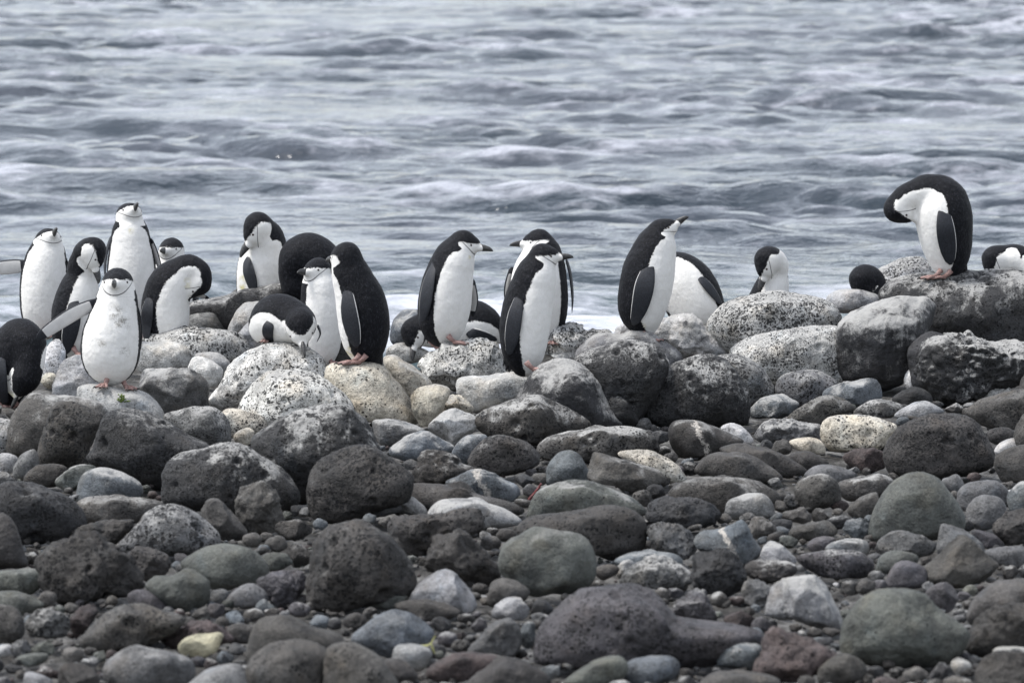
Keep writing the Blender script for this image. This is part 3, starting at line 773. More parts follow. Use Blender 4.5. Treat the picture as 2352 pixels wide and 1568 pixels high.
W00s|little cream pebble|below the boulder with two dark holes|2183,1527 2197,1509 2224,1518 2233,1533 2203,1553
R40k|dark red craggy rock|before the slab with a bright white top|1722,1538 1749,1490 1773,1438 1804,1445 1853,1463 1923,1503 1889,1539 1818,1568 1749,1562
V42k|tan and purple lump|beside the end of the big front boulder|1543,1417 1560,1370 1612,1349 1641,1379 1645,1425 1588,1439
M20r|brown round stone|at the bottom edge by the dark red craggy rock|1880,1538 1915,1507 1956,1500 1989,1530 1975,1563 1890,1576
B43r|blue grey mottled stone|before the end of the big front boulder|1646,1521 1674,1483 1732,1476 1751,1492 1727,1539 1663,1532
M10s|flat brown stone|at the bottom edge by the dark red craggy rock's foot|1600,1575 1646,1542 1732,1542 1792,1562 1772,1608 1620,1608
D54r|long dark shore rock|behind the pair of grey shore stones|430,700 470,688 508,681 568,663 634,650 664,650 680,668 682,720 600,760 460,760
G03s|smooth grey shore stone|below the long dark shore rock|434,730 461,708 497,697 529,701 542,718 530,760 470,775 437,765
L03s|pale shore stone|beside the smooth grey shore stone|522,760 547,708 576,690 602,694 610,740 590,785 545,785
L22r|rough pale shore stone|behind the penguin lying on its belly|543,772 580,735 604,748 612,790 585,815 555,808
K40r|dark stone in shade|between the two upright penguins in the middle|752,835 766,785 790,758 812,790 816,840 780,856
B14r|bluish shore boulder|behind the hidden penguin lying between the pair|898,760 915,717 945,708 975,722 985,770 960,800 905,795
P21r|small pale shore stone|behind the tail of the penguin gazing up|1410,765 1420,748 1442,742 1460,765 1445,785 1415,785
'''

def build_stones():
    for i, ln in enumerate(x for x in STONE_TABLE.strip().split('\n') if x.strip()):
        code, short, rest, pts = ln.split('|')
        poly = [tuple(float(c) for c in p.split(',')) for p in pts.split()]
        put_stone(poly, code, short, rest, 100 + i)

# ------------------------------------------------------------------ small stones that fill the gaps, one object each
def inside(poly, x, y):
    r = np.zeros(np.shape(x), bool)
    n = len(poly)
    for i in range(n):
        x1, y1 = poly[i]; x2, y2 = poly[(i + 1) % n]
        c = ((y1 > y) != (y2 > y))
        r ^= c & (x < (x2 - x1) * (y - y1) / ((y2 - y1) + 1e-9) + x1)
    return r

WORDS = {'G': 'grey', 'M': 'brown grey', 'K': 'dark brown', 'D': 'black', 'B': 'blue grey', 'N': 'green grey', 'V': 'purple grey',
         'R': 'dark red', 'L': 'light grey', 'P': 'pale', 'T': 'tan'}
SHAPE_W = {'r': 'rounded', 's': 'smooth', 'a': 'angular', 'k': 'rough'}

def fill_stones(count):
    step = 4
    gx, gy = np.meshgrid(np.arange(-20, 2372, step), np.arange(940, 1590, step))
    cov = np.zeros(gx.shape, bool)
    for poly, _, _ in STONES:
        cov |= inside(poly, gx, gy)
    rng = np.random.default_rng(12)
    marks = [(p.mean(0), s, r) for p, s, r in STONES]
    used = set()
    made = 0
    for rmax, tries in ((40, 900), (30, 1500), (22, 6000)):
        for _ in range(tries):
            if made >= count: return
            ii = rng.integers(0, gx.size)
            if cov.flat[ii]: continue
            x, y = float(gx.flat[ii]), float(gy.flat[ii])
            dd = np.hypot(gx - x, (gy - y) * 1.25)
            cl = dd[cov].min() if cov.any() else 99
            rx = min(rmax, cl * 1.25 + 5) * rng.uniform(.85, 1.1)
            if rx < rmax * 0.62: continue
            ry = rx * rng.uniform(.55, .9)
            n = 9
            tilt = rng.uniform(-.5, .5)
            poly = []
            for k in range(n):
                a = 2 * math.pi * k / n + rng.uniform(-.2, .2)
                q = rng.uniform(.86, 1.12)
                u, w = math.cos(a) * rx * q, math.sin(a) * ry * q
                poly.append((x + u * math.cos(tilt) - w * math.sin(tilt), y + u * math.sin(tilt) * .6 + w * math.cos(tilt)))
            tone = 'GMMMKKKDDBNVRG'[rng.integers(0, 14)]
            if y > 1200 and tone in 'PT': tone = 'M'
            shp = 'rrsaak'[rng.integers(0, 6)]
            pore = 0 if shp in 's' else int(rng.integers(0, 7))
            size = 'middling' if rx > 30 else ('small' if rx > 19 else 'tiny')
            best = None
            for (mc, s, r) in sorted(marks, key=lambda m: (m[0][0] - x) ** 2 + (m[0][1] - y) ** 2)[:6]:
                dx, dy = x - mc[0], y - mc[1]
                if dy > abs(dx): rel = 'in front of the'
                elif -dy > abs(dx): rel = 'behind the'
                elif dx > 0: rel = 'off the right end of the'
                else: rel = 'off the left end of the'
                sh = '%s %s %s stone' % (size, SHAPE_W[shp], WORDS[tone])
                key = (sh, s, rel)
                if key not in used and len((sh + ' ' + rel + ' ' + s).split()) <= 16:
                    best = key; break
            if best is None: continue
            used.add(best)
            V, F, C, D, rad = stone_shape(poly, shp, 900 + made * 3)
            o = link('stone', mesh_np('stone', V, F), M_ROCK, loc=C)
            tn = TONE[tone]; j = rng.uniform(.62, 1.05)
            o.color = (tn[0] * j, tn[1] * j, tn[2] * j, 1)
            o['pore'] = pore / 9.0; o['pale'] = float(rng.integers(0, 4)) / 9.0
            o['label'] = '%s %s %s' % (best[0], best[2], best[1])
            o['category'] = 'stone'; o['group'] = 'boulders and stones of the beach'
            cov |= inside(poly, gx, gy)
            made += 1

def build_gravel(count):
    rng = np.random.default_rng(5)
    U, F = ico(2)
    Vs, Fs, Cs = [], [], []
    pal = [TONE[c] for c in 'GMMMMKKKKDDBNVRL']
    for i in range(count):
        px, py = rng.uniform(-160, 2512), rng.uniform(930, 1640)
        Y = ground_row(py) ; Y = min(Y, 28.6)
        p = at(px, py, Y)
        m = MPP * Y
        r = (4 + 12 * rng.random() ** 2.6) * m
        U2 = U.copy()
        for _ in range(5):
            nv = unit(rng.normal(size=3)); U2 -= np.maximum(U2 @ nv - rng.uniform(.5, .85), 0)[:, None] * nv
        ax = np.array([rng.uniform(.8, 1.5), rng.uniform(.8, 1.4), rng.uniform(.5, .95)]) * r
        q = U2 * (1 + 0.25 * pnoise(U * 1.3 + i * 7.7)[:, None]) * ax
        a = rng.uniform(0, 6.28); b = rng.uniform(-.5, .5)
        q = q @ np.array([[math.cos(a), math.sin(a), 0], [-math.sin(a), math.cos(a), 0], [0, 0, 1]])
        q = q @ np.array([[math.cos(b), 0, math.sin(b)], [0, 1, 0], [-math.sin(b), 0, math.cos(b)]])
        z = float(beach_height(np.array([p[0]]), np.array([Y]))[0])
        Vs.append(q + (p[0], Y, z + ax[2] * rng.uniform(.1, .9)))
        Fs.append(F + i * len(U))
        t = np.array(pal[rng.integers(0, len(pal))]) * rng.uniform(.5, 1.0)
        Cs.append(np.tile([*t, 1.0], (len(U), 1)))
    me = mesh_np('gravel', np.vstack(Vs), np.vstack(Fs))
    c = me.attributes.new('tone', 'FLOAT_COLOR', 'POINT')
    c.data.foreach_set('color', np.vstack(Cs).astype(np.float32).ravel())
    o = link('gravel', me, M_GRAVEL)
    o['kind'] = 'stuff'
    o['label'] = 'loose pebbles filling the gaps between the stones'
    return o
# ------------------------------------------------------------------ penguins
def surface_nets(f, org, h):
    s = f < 0
    offs = np.array([[i, j, k] for i in (0, 1) for j in (0, 1) for k in (0, 1)])
    nx, ny, nz = f.shape
    cnt = np.zeros((nx - 1, ny - 1, nz - 1), int)
    for o in offs:
        cnt += s[o[0]:nx - 1 + o[0], o[1]:ny - 1 + o[1], o[2]:nz - 1 + o[2]]
    act = (cnt > 0) & (cnt < 8)
    ai = np.argwhere(act)
    idx = -np.ones(act.shape, int); idx[act] = np.arange(len(ai))
    fv = np.stack([f[ai[:, 0] + o[0], ai[:, 1] + o[1], ai[:, 2] + o[2]] for o in offs], 1)
    acc = np.zeros((len(ai), 3)); num = np.zeros(len(ai))
    for a in range(8):
        for b in range(a + 1, 8):
            if np.abs(offs[a] - offs[b]).sum() != 1: continue
            fa, fb = fv[:, a], fv[:, b]
            m = (fa < 0) != (fb < 0)
            t = np.where(m, fa / np.where(m, fa - fb, 1), 0)
            acc += m[:, None] * (offs[a] + t[:, None] * (offs[b] - offs[a])); num += m
    V = org + h * (ai + acc / num[:, None])
    Fs = []
    for ax in range(3):
        u, w = (ax + 1) % 3, (ax + 2) % 3
        s0 = np.moveaxis(s, (ax, u, w), (0, 1, 2)); ix = np.moveaxis(idx, (ax, u, w), (0, 1, 2))
        e = s0[:-1] != s0[1:]
        e[:, 0] = False; e[:, -1] = False; e[:, :, 0] = False; e[:, :, -1] = False
        p = np.argwhere(e); i, j, k = p.T
        q = np.stack([ix[i, j - 1, k - 1], ix[i, j, k - 1], ix[i, j, k], ix[i, j - 1, k]], 1)
        flip = ~s0[i, j, k]
        q[flip] = q[flip][:, ::-1]
        Fs.append(q)
    return V, np.vstack(Fs)

def smin(a, b, k):
    h = np.maximum(k - np.abs(a - b), 0) / k
    return np.minimum(a, b) - h * h * k * 0.25

def cone_sdf(P, a, b, ra, rb):
    ba = b - a
    t = np.clip(((P - a) @ ba) / (ba @ ba + 1e-12), 0, 1)
    return np.linalg.norm(P - a - t[..., None] * ba, axis=-1) - (ra + (rb - ra) * t)

def tube(path, radii, W=None, flat=1.0, n=12):
    """closed tapered tube; with W, an elliptical section W wide and flat times as thick"""
    path = np.asarray(path, float); m = len(path)
    T = np.gradient(path, axis=0)
    rings = []
    for i in range(m):
        t = unit(T[i])
        w = np.asarray(W if W is not None else (0.3, 0.9, 0.25), float)
        w = unit(w - t * (w @ t))
        nn = np.cross(t, w)
        a = np.linspace(0, 2 * np.pi, n, endpoint=False)
        rings.append(path[i] + radii[i] * (np.cos(a)[:, None] * w + np.sin(a)[:, None] * nn * flat))
    V = np.vstack(rings + [path[:1], path[-1:]])
    F = []
    for i in range(m - 1):
        for j in range(n):
            a, b = i * n + j, i * n + (j + 1) % n
            F += [(a, b, b + n), (a, b + n, a + n)]
    c0, c1 = m * n, m * n + 1
    for j in range(n):
        F.append((c0, (j + 1) % n, j)); F.append((c1, (m - 1) * n + j, (m - 1) * n + (j + 1) % n))
    return V, np.array(F)

def join(parts):
    V, F, o = [], [], 0
    for v, f in parts:
        V.append(v); F.append(np.asarray(f) + o); o += len(v)
    return np.vstack(V), np.vstack(F)

WHITE_SPAN = ([0, .12, .4, .7, .86, .92, .97, 1.0, 1.03, 1.09, 1.16], [56, 66, 71, 70, 66, 58, 42, 33, 44, 66, 80])   # degrees of white either side of the breast line; the collar is at 1

SPAN_UP = (WHITE_SPAN[0][:-2] + [1.06, 1.13], WHITE_SPAN[1][:-2] + [85, 125])        # chin raised: more of the throat shows

class Bird:
    def __init__(self, label, Y, chain, front, bill, up, base, span=None, stains=(), dirt=(), cap=0.22, rear=0.42):
        self.cap, self.rear = cap, rear
        self.Y = Y
        self.m = MPP * (Y * CP + 0.25)
        self.base = at(base[0], base[1], Y)
        self.root = bpy.data.objects.new('penguin', None)
        self.root.empty_display_size = 0.1
        self.root.location = self.base.tolist()
        COL.objects.link(self.root)
        self.root['label'] = label; self.root['category'] = 'penguin'; self.root['group'] = 'chinstrap penguins resting on the boulders'
        self.bx, self.by = base
        C = catmull([(x, y, d, r) for x, y, d, r in chain], 9)
        S = np.array([self.pt(x, y, d) for x, y, d, r in C]); R = C[:, 3] * self.m
        front = self.vec(front); self.bd = unit(self.vec(bill)); up = self.vec(up)
        self.zh = unit(up - self.bd * (up @ self.bd)); self.yh = np.cross(self.zh, self.bd)
        self.hc, self.hr = S[-1], R[-1]
        self.S, self.R, self.front = S, R, front
        nb = int(len(S) * 0.66)
        hc, hr, bd, zh = self.hc, self.hr, self.bd, self.zh
        self.groups = [[(S[i], S[i + 1], R[i], R[i + 1]) for i in range(0, nb)],
                       [(S[i], S[i + 1], R[i], R[i + 1]) for i in range(nb, len(S) - 1)],
                       [(hc - bd * hr * .1, hc + bd * hr * .75 - zh * hr * .10, hr * .97, hr * .70),
                        (hc + bd * hr * .75 - zh * hr * .10, hc + bd * hr * 1.5 - zh * hr * .20, hr * .69, hr * .30)]]
        self.ks = [0.03, 0.03]
        h = 0.0067
        lo = np.minimum((S - R[:, None]).min(0), hc - hr * 1.9) - 5 * h
        hi = np.maximum((S + R[:, None]).max(0), hc + hr * 1.9) + 5 * h
        n = np.ceil((hi - lo) / h).astype(int) + 1
        ax = [lo[i] + h * np.arange(n[i]) for i in range(3)]
        G = np.stack(np.meshgrid(*ax, indexing='ij'), -1)
        fs = []
        for g in self.groups:
            f = np.full(tuple(n), 1.0)
            for a, b, ra, rb in g:
                pad = max(ra, rb) + 0.05
                l = np.maximum(((np.minimum(a, b) - pad - lo) / h).astype(int), 0)
                u = np.minimum(((np.maximum(a, b) + pad - lo) / h).astype(int) + 2, n)
                sl = tuple(slice(l[i], u[i]) for i in range(3))
                f[sl] = np.minimum(f[sl], cone_sdf(G[sl], a, b, ra, rb))
            fs.append(f)
        f = fs[0]
        for i, k in enumerate(self.ks): f = smin(f, fs[i + 1], k)
        V, F = surface_nets(f, lo, h)
        # breast feathers lie in soft uneven folds
        N = unit_rows(V, self)
        V = V + N * (0.0020 * fbm(V * 13 + Y * 7, 2) + 0.0010 * fbm(V * 60, 2))[:, None]
        self.paint(V, F, span or WHITE_SPAN, stains, dirt)
        self.make_bill()

    def pt(self, x, y, d=0.0):
        return np.array([(x - self.bx) * self.m, d * self.m, -(y - self.by) * self.m])

    def vec(self, v):
        v = np.asarray(v, float)
        return unit((v[0], v[2], v[1]))           # (right, up, away) -> world axes

    def sdf(self, P):
        P = np.atleast_2d(P); out = None
        for gi, g in enumerate(self.groups):
            f = np.full(len(P), 9.0)
            for a, b, ra, rb in g: f = np.minimum(f, cone_sdf(P, a, b, ra, rb))
            out = f if out is None else smin(out, f, self.ks[gi - 1])
        return out

    def paint(self, V, F, span, stains, dirt):
        S, R = self.S, self.R
        T = np.gradient(S, axis=0); T /= np.linalg.norm(T, axis=1)[:, None]
        v = self.front - T[0] * (self.front @ T[0]); v = unit(v)
        vent = [v]
        for i in range(1, len(S)):
            v = v - T[i] * (v @ T[i]); v = unit(v); vent.append(v)
        vent = np.array(vent)
        arc = np.concatenate([[0], np.cumsum(np.linalg.norm(np.diff(S, axis=0), axis=1))]); arc /= arc[-1]
        best = np.full(len(V), 9.0); bi = np.zeros(len(V), int)
        for i in range(len(S)):
            d = np.linalg.norm(V - S[i], axis=1) - R[i]
            m = d < best; best[m] = d[m]; bi[m] = i
        q = V - S[bi]
        q = q - T[bi] * (q * T[bi]).sum(1)[:, None]
        qn = q / (np.linalg.norm(q, axis=1)[:, None] + 1e-9)
        phi = np.arccos(np.clip((qn * vent[bi]).sum(1), -1, 1))
        im = int(np.argmax(R)); k = im + int(np.argmax(R[im:] < .63 * R[im]))
        rel = arc / arc[k] if len(span[0]) == 11 else arc
        A = np.radians(np.interp(rel[bi], *span))
        body = (A - phi) * R[bi]
        H = (V - self.hc) / self.hr
        x, y, z = H @ self.bd, H @ self.yh, H @ self.zh
        ca = self.cap - 0.04 * x - z; cb = x + self.rear + 0.55 * np.clip(-z, 0, 1.2)
        cap = 0.5 * (ca + cb - np.sqrt((ca - cb) ** 2 + 0.05)) * self.hr
        # a white wedge reaches over the eye to the root of the bill
        hd_ = np.sqrt(x * x + y * y + np.where(z < 0, z * 1.35, z) ** 2)
        w = smooth01(hd_, 1.5, 1.15)
        w = np.maximum(w, smooth01(x, 0.1, 0.5) * smooth01(hd_, 2.0, 1.7))
        white = body * (1 - w) + cap * w
        line = (.723 * x + .69 * z - .26 + .05 * np.sin(z * 4)) * self.hr
        line = np.where((np.linalg.norm(H, axis=1) < 1.55) & (z < 0.26) & (z > -1.2), line, 0.05)
        me = mesh_np('body', V, F)
        add_attr(me, 'white_side', white); add_attr(me, 'chin_line', line)
        for nm, lst in (('yellow', stains), ('dirt', dirt)):
            a = np.zeros(len(V))
            for (sx, sy, sr) in lst:
                p = self.pt(sx, sy)
                a = np.maximum(a, smooth01(np.hypot(V[:, 0] - p[0], V[:, 2] - p[2]) / (sr * self.m), 1.0, 0.2) * (V[:, 1] < S[:, 1].mean() + .05))
            add_attr(me, nm, a)
        self.body = link('body', me, M_PLUME, self.root)

    def make_bill(self):
        hc, hr, bd, zh, yh = self.hc, self.hr, self.bd, self.zh, self.yh
        a = hc + bd * hr * 1.33 - zh * hr * .18
        L = hr * 1.28
        pts, rad = [], []
        for t, dz, r in ((0, 0, .27), (.15, .01, .27), (.45, .015, .235), (.7, .0, .18), (.88, -.05, .12), (.97, -.11, .06), (1, -.15, .015)):
            pts.append(a + bd * L * t + zh * hr * dz); rad.append(hr * r)
        V, F = tube(pts, rad, yh * 1.0, 1.15, 14)
        c = V - a
        V = V - yh[None] * (c @ yh)[:, None] * 0.30          # bills are narrow from side to side
        b = link('bill', mesh_np('bill', V, F), M_BILL, self.root)
        for s in (-1, 1):
            d = yh * s * 1.0
            p0 = hc + bd * hr * .82 + zh * hr * .02; p1 = p0 + d * hr * 1.4
            for _ in range(22):
                pm = (p0 + p1) / 2
                if self.sdf(pm)[0] < 0: p0 = pm
                else: p1 = pm
            U, F2 = ico(2)
            link('eye', mesh_np('eye', U * hr * .095 + (p0 + p1) / 2 - unit(d) * hr * .03, F2), M_EYE, self.root)

    def flipper(self, pts, hw, normal, trail, tip_dark=0.84):
        pts = [list(q) for q in pts]
        N0 = self.vec(normal); tv = self.vec(trail)
        Ns = [N0] * len(pts)
        if pts[1][2] < -8 and normal[2] < .9:
            for i, q in enumerate(pts):
                ds = np.arange(-130, 40, 1.0)
                f = self.sdf(np.array([self.pt(q[0], q[1], d) for d in ds]))
                if (f < 0).any():
                    s = ds[np.argmax(f < 0)]
                    q[2] = s + 9 if i == 0 else s - 4.5
                    if i == 0: hw = (5,) + tuple(hw[1:])
                    o = self.pt(q[0], q[1], s); e = .004
                    g = np.array([self.sdf(o + v)[0] - self.sdf(o - v)[0] for v in np.eye(3) * e])
                    Ns[i] = unit(unit(g) + 0.6 * N0)
                elif i: Ns[i] = Ns[i - 1]
        C = catmull([(*q, w, *n) for q, w, n in zip(pts, hw, Ns)], 8)
        P = np.array([self.pt(*c[:3]) for c in C]); W = C[:, 3] * self.m
        uu = np.linspace(0, 1, len(C))
        W = W * np.clip(uu / .06, .12, 1) ** .5 * np.clip((1 - uu) / .08, .1, 1) ** .5
        NN = C[:, 4:7]
        T = np.gradient(P, axis=0); T /= np.linalg.norm(T, axis=1)[:, None]
        n = 26; a = np.linspace(0, 2 * np.pi, n, endpoint=False)
        V, wh = [], []
        for i in range(len(P)):
            N = unit(NN[i]); w = unit(np.cross(N, T[i])); nn = unit(np.cross(T[i], w))
            if nn @ N < 0: nn = -nn
            sg = 1 if w @ tv > 0 else -1
            u = i / (len(P) - 1)
            th = min(W[i] * .30, 0.0105) * (1 - 0.5 * u)
            V.append(P[i] + W[i] * np.cos(a)[:, None] * w + th * np.sin(a)[:, None] * nn)
            s = np.cos(a) * sg
            outer = np.where((s > .90) & (u > .14) & (u < .93), 1.0, -1.0)
            inner = np.where((s < -.80) | (u > tip_dark) | (u < .16), -1.0, 1.0)
            wh.append(np.where(np.sin(a) > 0.02, outer, inner))
        m = len(P)
        V = np.vstack(V + [P[:1], P[-1:]]); wh = np.concatenate(wh + [[-1.0], [-1.0]])
        F = []
        for i in range(m - 1):
            for j in range(n):
                p, q = i * n + j, i * n + (j + 1) % n
                F += [(p, q, q + n), (p, q + n, p + n)]
        for j in range(n):
            F.append((m * n, (j + 1) % n, j)); F.append((m * n + 1, (m - 1) * n + j, (m - 1) * n + (j + 1) % n))
        me = mesh_np('flipper', V, np.array(F))
        add_attr(me, 'white_side', wh)
        link('flipper', me, M_FLIP, self.root)

    def foot(self, ankle, hit, heading, size=1.0):
        """ankle: photo pixel (leg end), hit: world point on the rock, heading: (right, away)"""
        hd = unit((heading[0], heading[1], 0)); side = np.array([-hd[1], hd[0], 0])
        g = np.asarray(hit) - self.base + np.array([0, 0, 0.006])
        L = 0.088 * size
        leg = g + np.array([0, 0, 0.045]) - hd * 0.03
        parts = [tube([leg, g + np.array([0, 0, .024]) - hd * .012, g + np.array([0, 0, .009]) + hd * .010], [.016, .013, .011], None, 1, 10)]
        claws = []
        tips = []
        for k in (-1, 0, 1):
            d = unit(hd + side * 0.42 * k)
            e = g + d * L * (1.0 if k == 0 else .88)
            p = [g + np.array([0, 0, .008]), g + d * L * .45 + np.array([0, 0, .009]), e + np.array([0, 0, .001])]
            parts.append(tube(p, [.0105, .0085, .006], None, 1, 9)); tips.append(e)
            claws.append(tube([e + np.array([0, 0, .002]), e + d * .011 + np.array([0, 0, .004]), e + d * .021 - np.array([0, 0, .004])], [.0052, .004, .0012], None, 1, 8))
        for a, b in ((0, 1), (1, 2)):
            A = [g + np.array([0, 0, .006]), g + (tips[a] - g) * .8 + np.array([0, 0, .003]), g + (tips[b] - g) * .8 + np.array([0, 0, .003])]
            top = np.array(A) + (0, 0, .003); bot = np.array(A) - (0, 0, .003)
            parts.append((np.vstack([top, bot]), np.array([(0, 1, 2), (5, 4, 3), (0, 3, 4), (0, 4, 1), (1, 4, 5), (1, 5, 2), (2, 5, 3), (2, 3, 0)])))
        f = link('foot', mesh_np('foot', *join(parts)), M_FOOT, self.root)
        for c in claws: link('claw', mesh_np('claw', *c), M_CLAW, f)

    def tail(self, a, b, width, da=0, db=0, normal=(0, 0, -1)):
        p0, p1 = self.pt(a[0], a[1], da), self.pt(b[0], b[1], db)
        T = unit(p1 - p0); W = unit(np.cross(self.vec(normal), T)); nn = np.cross(T, W)
        parts = []
        rng = np.random.default_rng(int(abs(a[0])))
        for k in np.linspace(-1, 1, 11):
            o = W * k * width * self.m * .55 + nn * rng.uniform(-.006, .006)
            e = p1 + W * k * width * self.m * .42 + T * rng.uniform(-.035, .008) - T * abs(k) * .02
            q = p0 + o
            parts.append(tube([q, q * .45 + e * .55, e], [width * self.m * .26, width * self.m * .17, .0015], W, .35, 7))
        link('tail', mesh_np('tail', *join(parts)), M_TAIL, self.root)

def unit_rows(V, bird):
    e = 0.002; g = np.zeros_like(V)
    # push outwards from the nearest spine point: cheap and smooth enough for the plumage relief
    best = np.full(len(V), 9.0)
    for s, r in zip(bird.S[::2], bird.R[::2]):
        d = np.linalg.norm(V - s, axis=1); m = d - r < best
        best[m] = (d - r)[m]; g[m] = ((V - s) / d[:, None])[m]
    return g

def rock_hit(px, py):
    bpy.context.view_layer.update()
    dg = bpy.context.evaluated_depsgraph_get()
    for k in range(40):                       # the first stone at or just below this spot
        ok, loc, nor, fi, ob, mt = SC.ray_cast(dg, Vector((0, 0, CAM_H)), Vector(ray(px, py + k)).normalized())
        if ok and ob.type == 'MESH' and ob.parent is None and ob.name.split('.')[0] in ('boulder', 'stone'):
            return np.array(loc), ob.name + '+%d' % k
    return at(px, py, 26.0), None

def under(x, y, Y, top):
    """ground heaped up below a bird whose feet the rocks in front of it hide"""
    p = at(x, y, Y)
    MOUNDS.append((p[0], Y, p[2]))

def build_penguins():
    # 1 ------------------------------------------------------------
    b = Bird('penguin facing us with chin raised and one flipper stretched out past the picture edge', 27.6,
             [(101, 745, 0, 36), (100, 710, 0, 52), (102, 655, 0, 55), (105, 610, 0, 50), (110, 582, 0, 40), (113, 565, 0, 31), (114, 553, 0, 29)],
             (0.12, 0, -1), (.33, .56, -.76), (-.14, .80, .58), (101, 785))
    b.flipper([(66, 608, -4), (30, 611, 2), (-10, 616, 6), (-48, 622, 8)], (13, 17, 15, 6), (0.1, 0.1, 1), (0, -1, 0))
    b.flipper([(150, 585, 4), (160, 620, 8), (158, 670, 10), (148, 715, 10)], (9, 13, 13, 6), (1, 0, .2), (0, 0, 1))
    b.tail((105, 760), (112, 785), 16, 25, 45)
    b.foot((122, 773), at(120, 774, 27.45), (.2, -1)); b.foot((85, 776), at(84, 778, 27.45), (-.2, -1))
    # 2 ------------------------------------------------------------
    b = Bird('black backed penguin bending its head down to preen its breast, between two facing penguins', 27.0,
             [(158, 800, 0, 24), (162, 770, 0, 42), (170, 720, 0, 51), (181, 672, 0, 47), (191, 635, 0, 36), (193, 600, -6, 30), (203, 576, -18, 30), (219, 572, -34, 29)],
             (.80, 0, -.55), (.30, -1, -.25), (1, .32, .1), (160, 820))
    b.flipper([(176, 662, -46), (174, 715, -54), (164, 765, -52), (152, 812, -44)], (12, 18, 18, 7), (-.35, 0, -1), (-1, 0, 0))
    b.tail((150, 790), (144, 822), 17, 5, 15)
    b.foot((175, 815), at(176, 818, 26.9), (.7, -.7)); b.foot((190, 812), at(192, 815, 27.0), (.8, -.5))
    # 3 ------------------------------------------------------------
    b = Bird('tallest penguin of the flock, standing upright behind the others with its face lifted', 28.3,
             [(305, 730, 0, 46), (305, 690, 0, 57), (304, 645, 0, 58), (303, 600, 0, 54), (302, 560, 0, 47), (301, 527, 0, 37), (300, 507, 0, 30), (300, 493, 0, 28)],
             (0.08, 0, -1), (.33, .54, -.77), (-.14, .80, .58), (305, 790), stains=[(307, 525, 10), (297, 630, 9)])
    b.flipper([(258, 540, 0), (247, 575, 2), (242, 610, 4), (243, 645, 2)], (9, 11, 11, 5), (-1, 0, -.3), (0, 0, 1))
    b.flipper([(346, 545, 0), (357, 575, -2), (366, 603, -4), (370, 622, -4)], (9, 12, 10, 4), (.8, .2, .7), (0, -1, .3))
    b.tail((305, 745), (306, 785), 16, 25, 45)
    b.foot((285, 780), at(285, 786, 28.2), (-.2, -1)); b.foot((325, 780), at(325, 786, 28.2), (.2, -1))
    under(305, 792, 28.3, 0)
    # 4 ------------------------------------------------------------
    b = Bird('penguin of which only the round face shows, behind the back of the bent preening one', 28.7,
             [(398, 745, 0, 44), (397, 700, 0, 52), (397, 655, 0, 50), (396, 622, 0, 40), (395, 597, 0, 30), (395, 573, 0, 27)],
             (-.1, 0, -1), (-.30, .16, -.94), (0, .98, .16), (398, 790))
    b.flipper([(350, 640, 0), (340, 680, 2), (338, 730, 4)], (10, 13, 6), (-1, 0, -.3), (0, 0, 1))
    b.flipper([(442, 640, 0), (452, 680, 2), (452, 730, 4)], (10, 13, 6), (1, 0, -.3), (0, 0, 1))
    b.foot((380, 782), at(380, 786, 28.6), (-.2, -1)); b.foot((415, 782), at(415, 786, 28.6), (.2, -1))
    under(398, 790, 28.7, 0)
    # 5 ------------------------------------------------------------
    f1, n1 = rock_hit(243, 889); f2, n2 = rock_hit(288, 889)
    print('P5', n1, n2, f1, f2)
    Y5 = (f1[1] + f2[1]) / 2 + 0.08
    b = Bird('penguin with a grubby breast facing us and holding one flipper out to the side', Y5,
             [(256, 840, 0, 46), (254, 814, 0, 67), (256, 778, 0, 68), (262, 737, 0, 59), (268, 705, 0, 50), (271, 678, 0, 41), (272, 660, 0, 36), (272, 650, 0, 34)],
             (0.05, 0, -1), (-.05, .20, -.97), (0, .97, .22), (256, 885), dirt=[(270, 712, 26), (285, 735, 30), (240, 780, 16), (292, 800, 18)])
    b.flipper([(234, 690, -6), (206, 701, -12), (174, 716, -18), (140, 737, -22), (107, 760, -24), (84, 777, -24)], (10, 15, 17, 16, 13, 4), (.1, .25, 1), (0.3, -1, 0), .80)
    b.flipper([(316, 700, 8), (323, 740, 12), (322, 790, 14), (314, 830, 14)], (9, 12, 12, 6), (1, 0, .3), (0, 0, 1))
    b.tail((256, 845), (256, 880), 18, 40, 62)
    b.foot((240, 880), f1, (-.25, -1)); b.foot((285, 880), f2, (.55, -.85))
    # 6 ------------------------------------------------------------
    b = Bird('bent penguin with a green chest stain tucking its head down beside the grey shore stones', 27.2,
             [(384, 775, 0, 38), (380, 735, 0, 54), (382, 690, 0, 55), (393, 652, 0, 50), (415, 627, 0, 38), (440, 616, -2, 31), (458, 626, -5, 29), (457, 648, -8, 27)],
             (.78, 0, -.62), (-.62, -.78, -.1), (.80, -.45, .1), (384, 812), span=([0, .12, .3, .5, .6, .7, 1], [56, 66, 70, 64, 58, 66, 84]), stains=[(434, 641, 12), (433, 652, 10)])
    b.flipper([(352, 660, -40), (343, 705, -46), (339, 745, -46), (340, 778, -42)], (12, 17, 17, 8), (-.5, 0, -1), (-1, 0, 0))
    b.flipper([(430, 668, 44), (452, 680, 52), (478, 690, 56)], (9, 9, 4), (.5, .5, 1), (0, -1, 0))
    b.tail((362, 780), (345, 810), 16, 10, 20)
    b.foot((400, 800), at(400, 804, 27.1), (.7, -.7)); b.foot((375, 800), at(375, 806, 27.1), (.5, -.8))
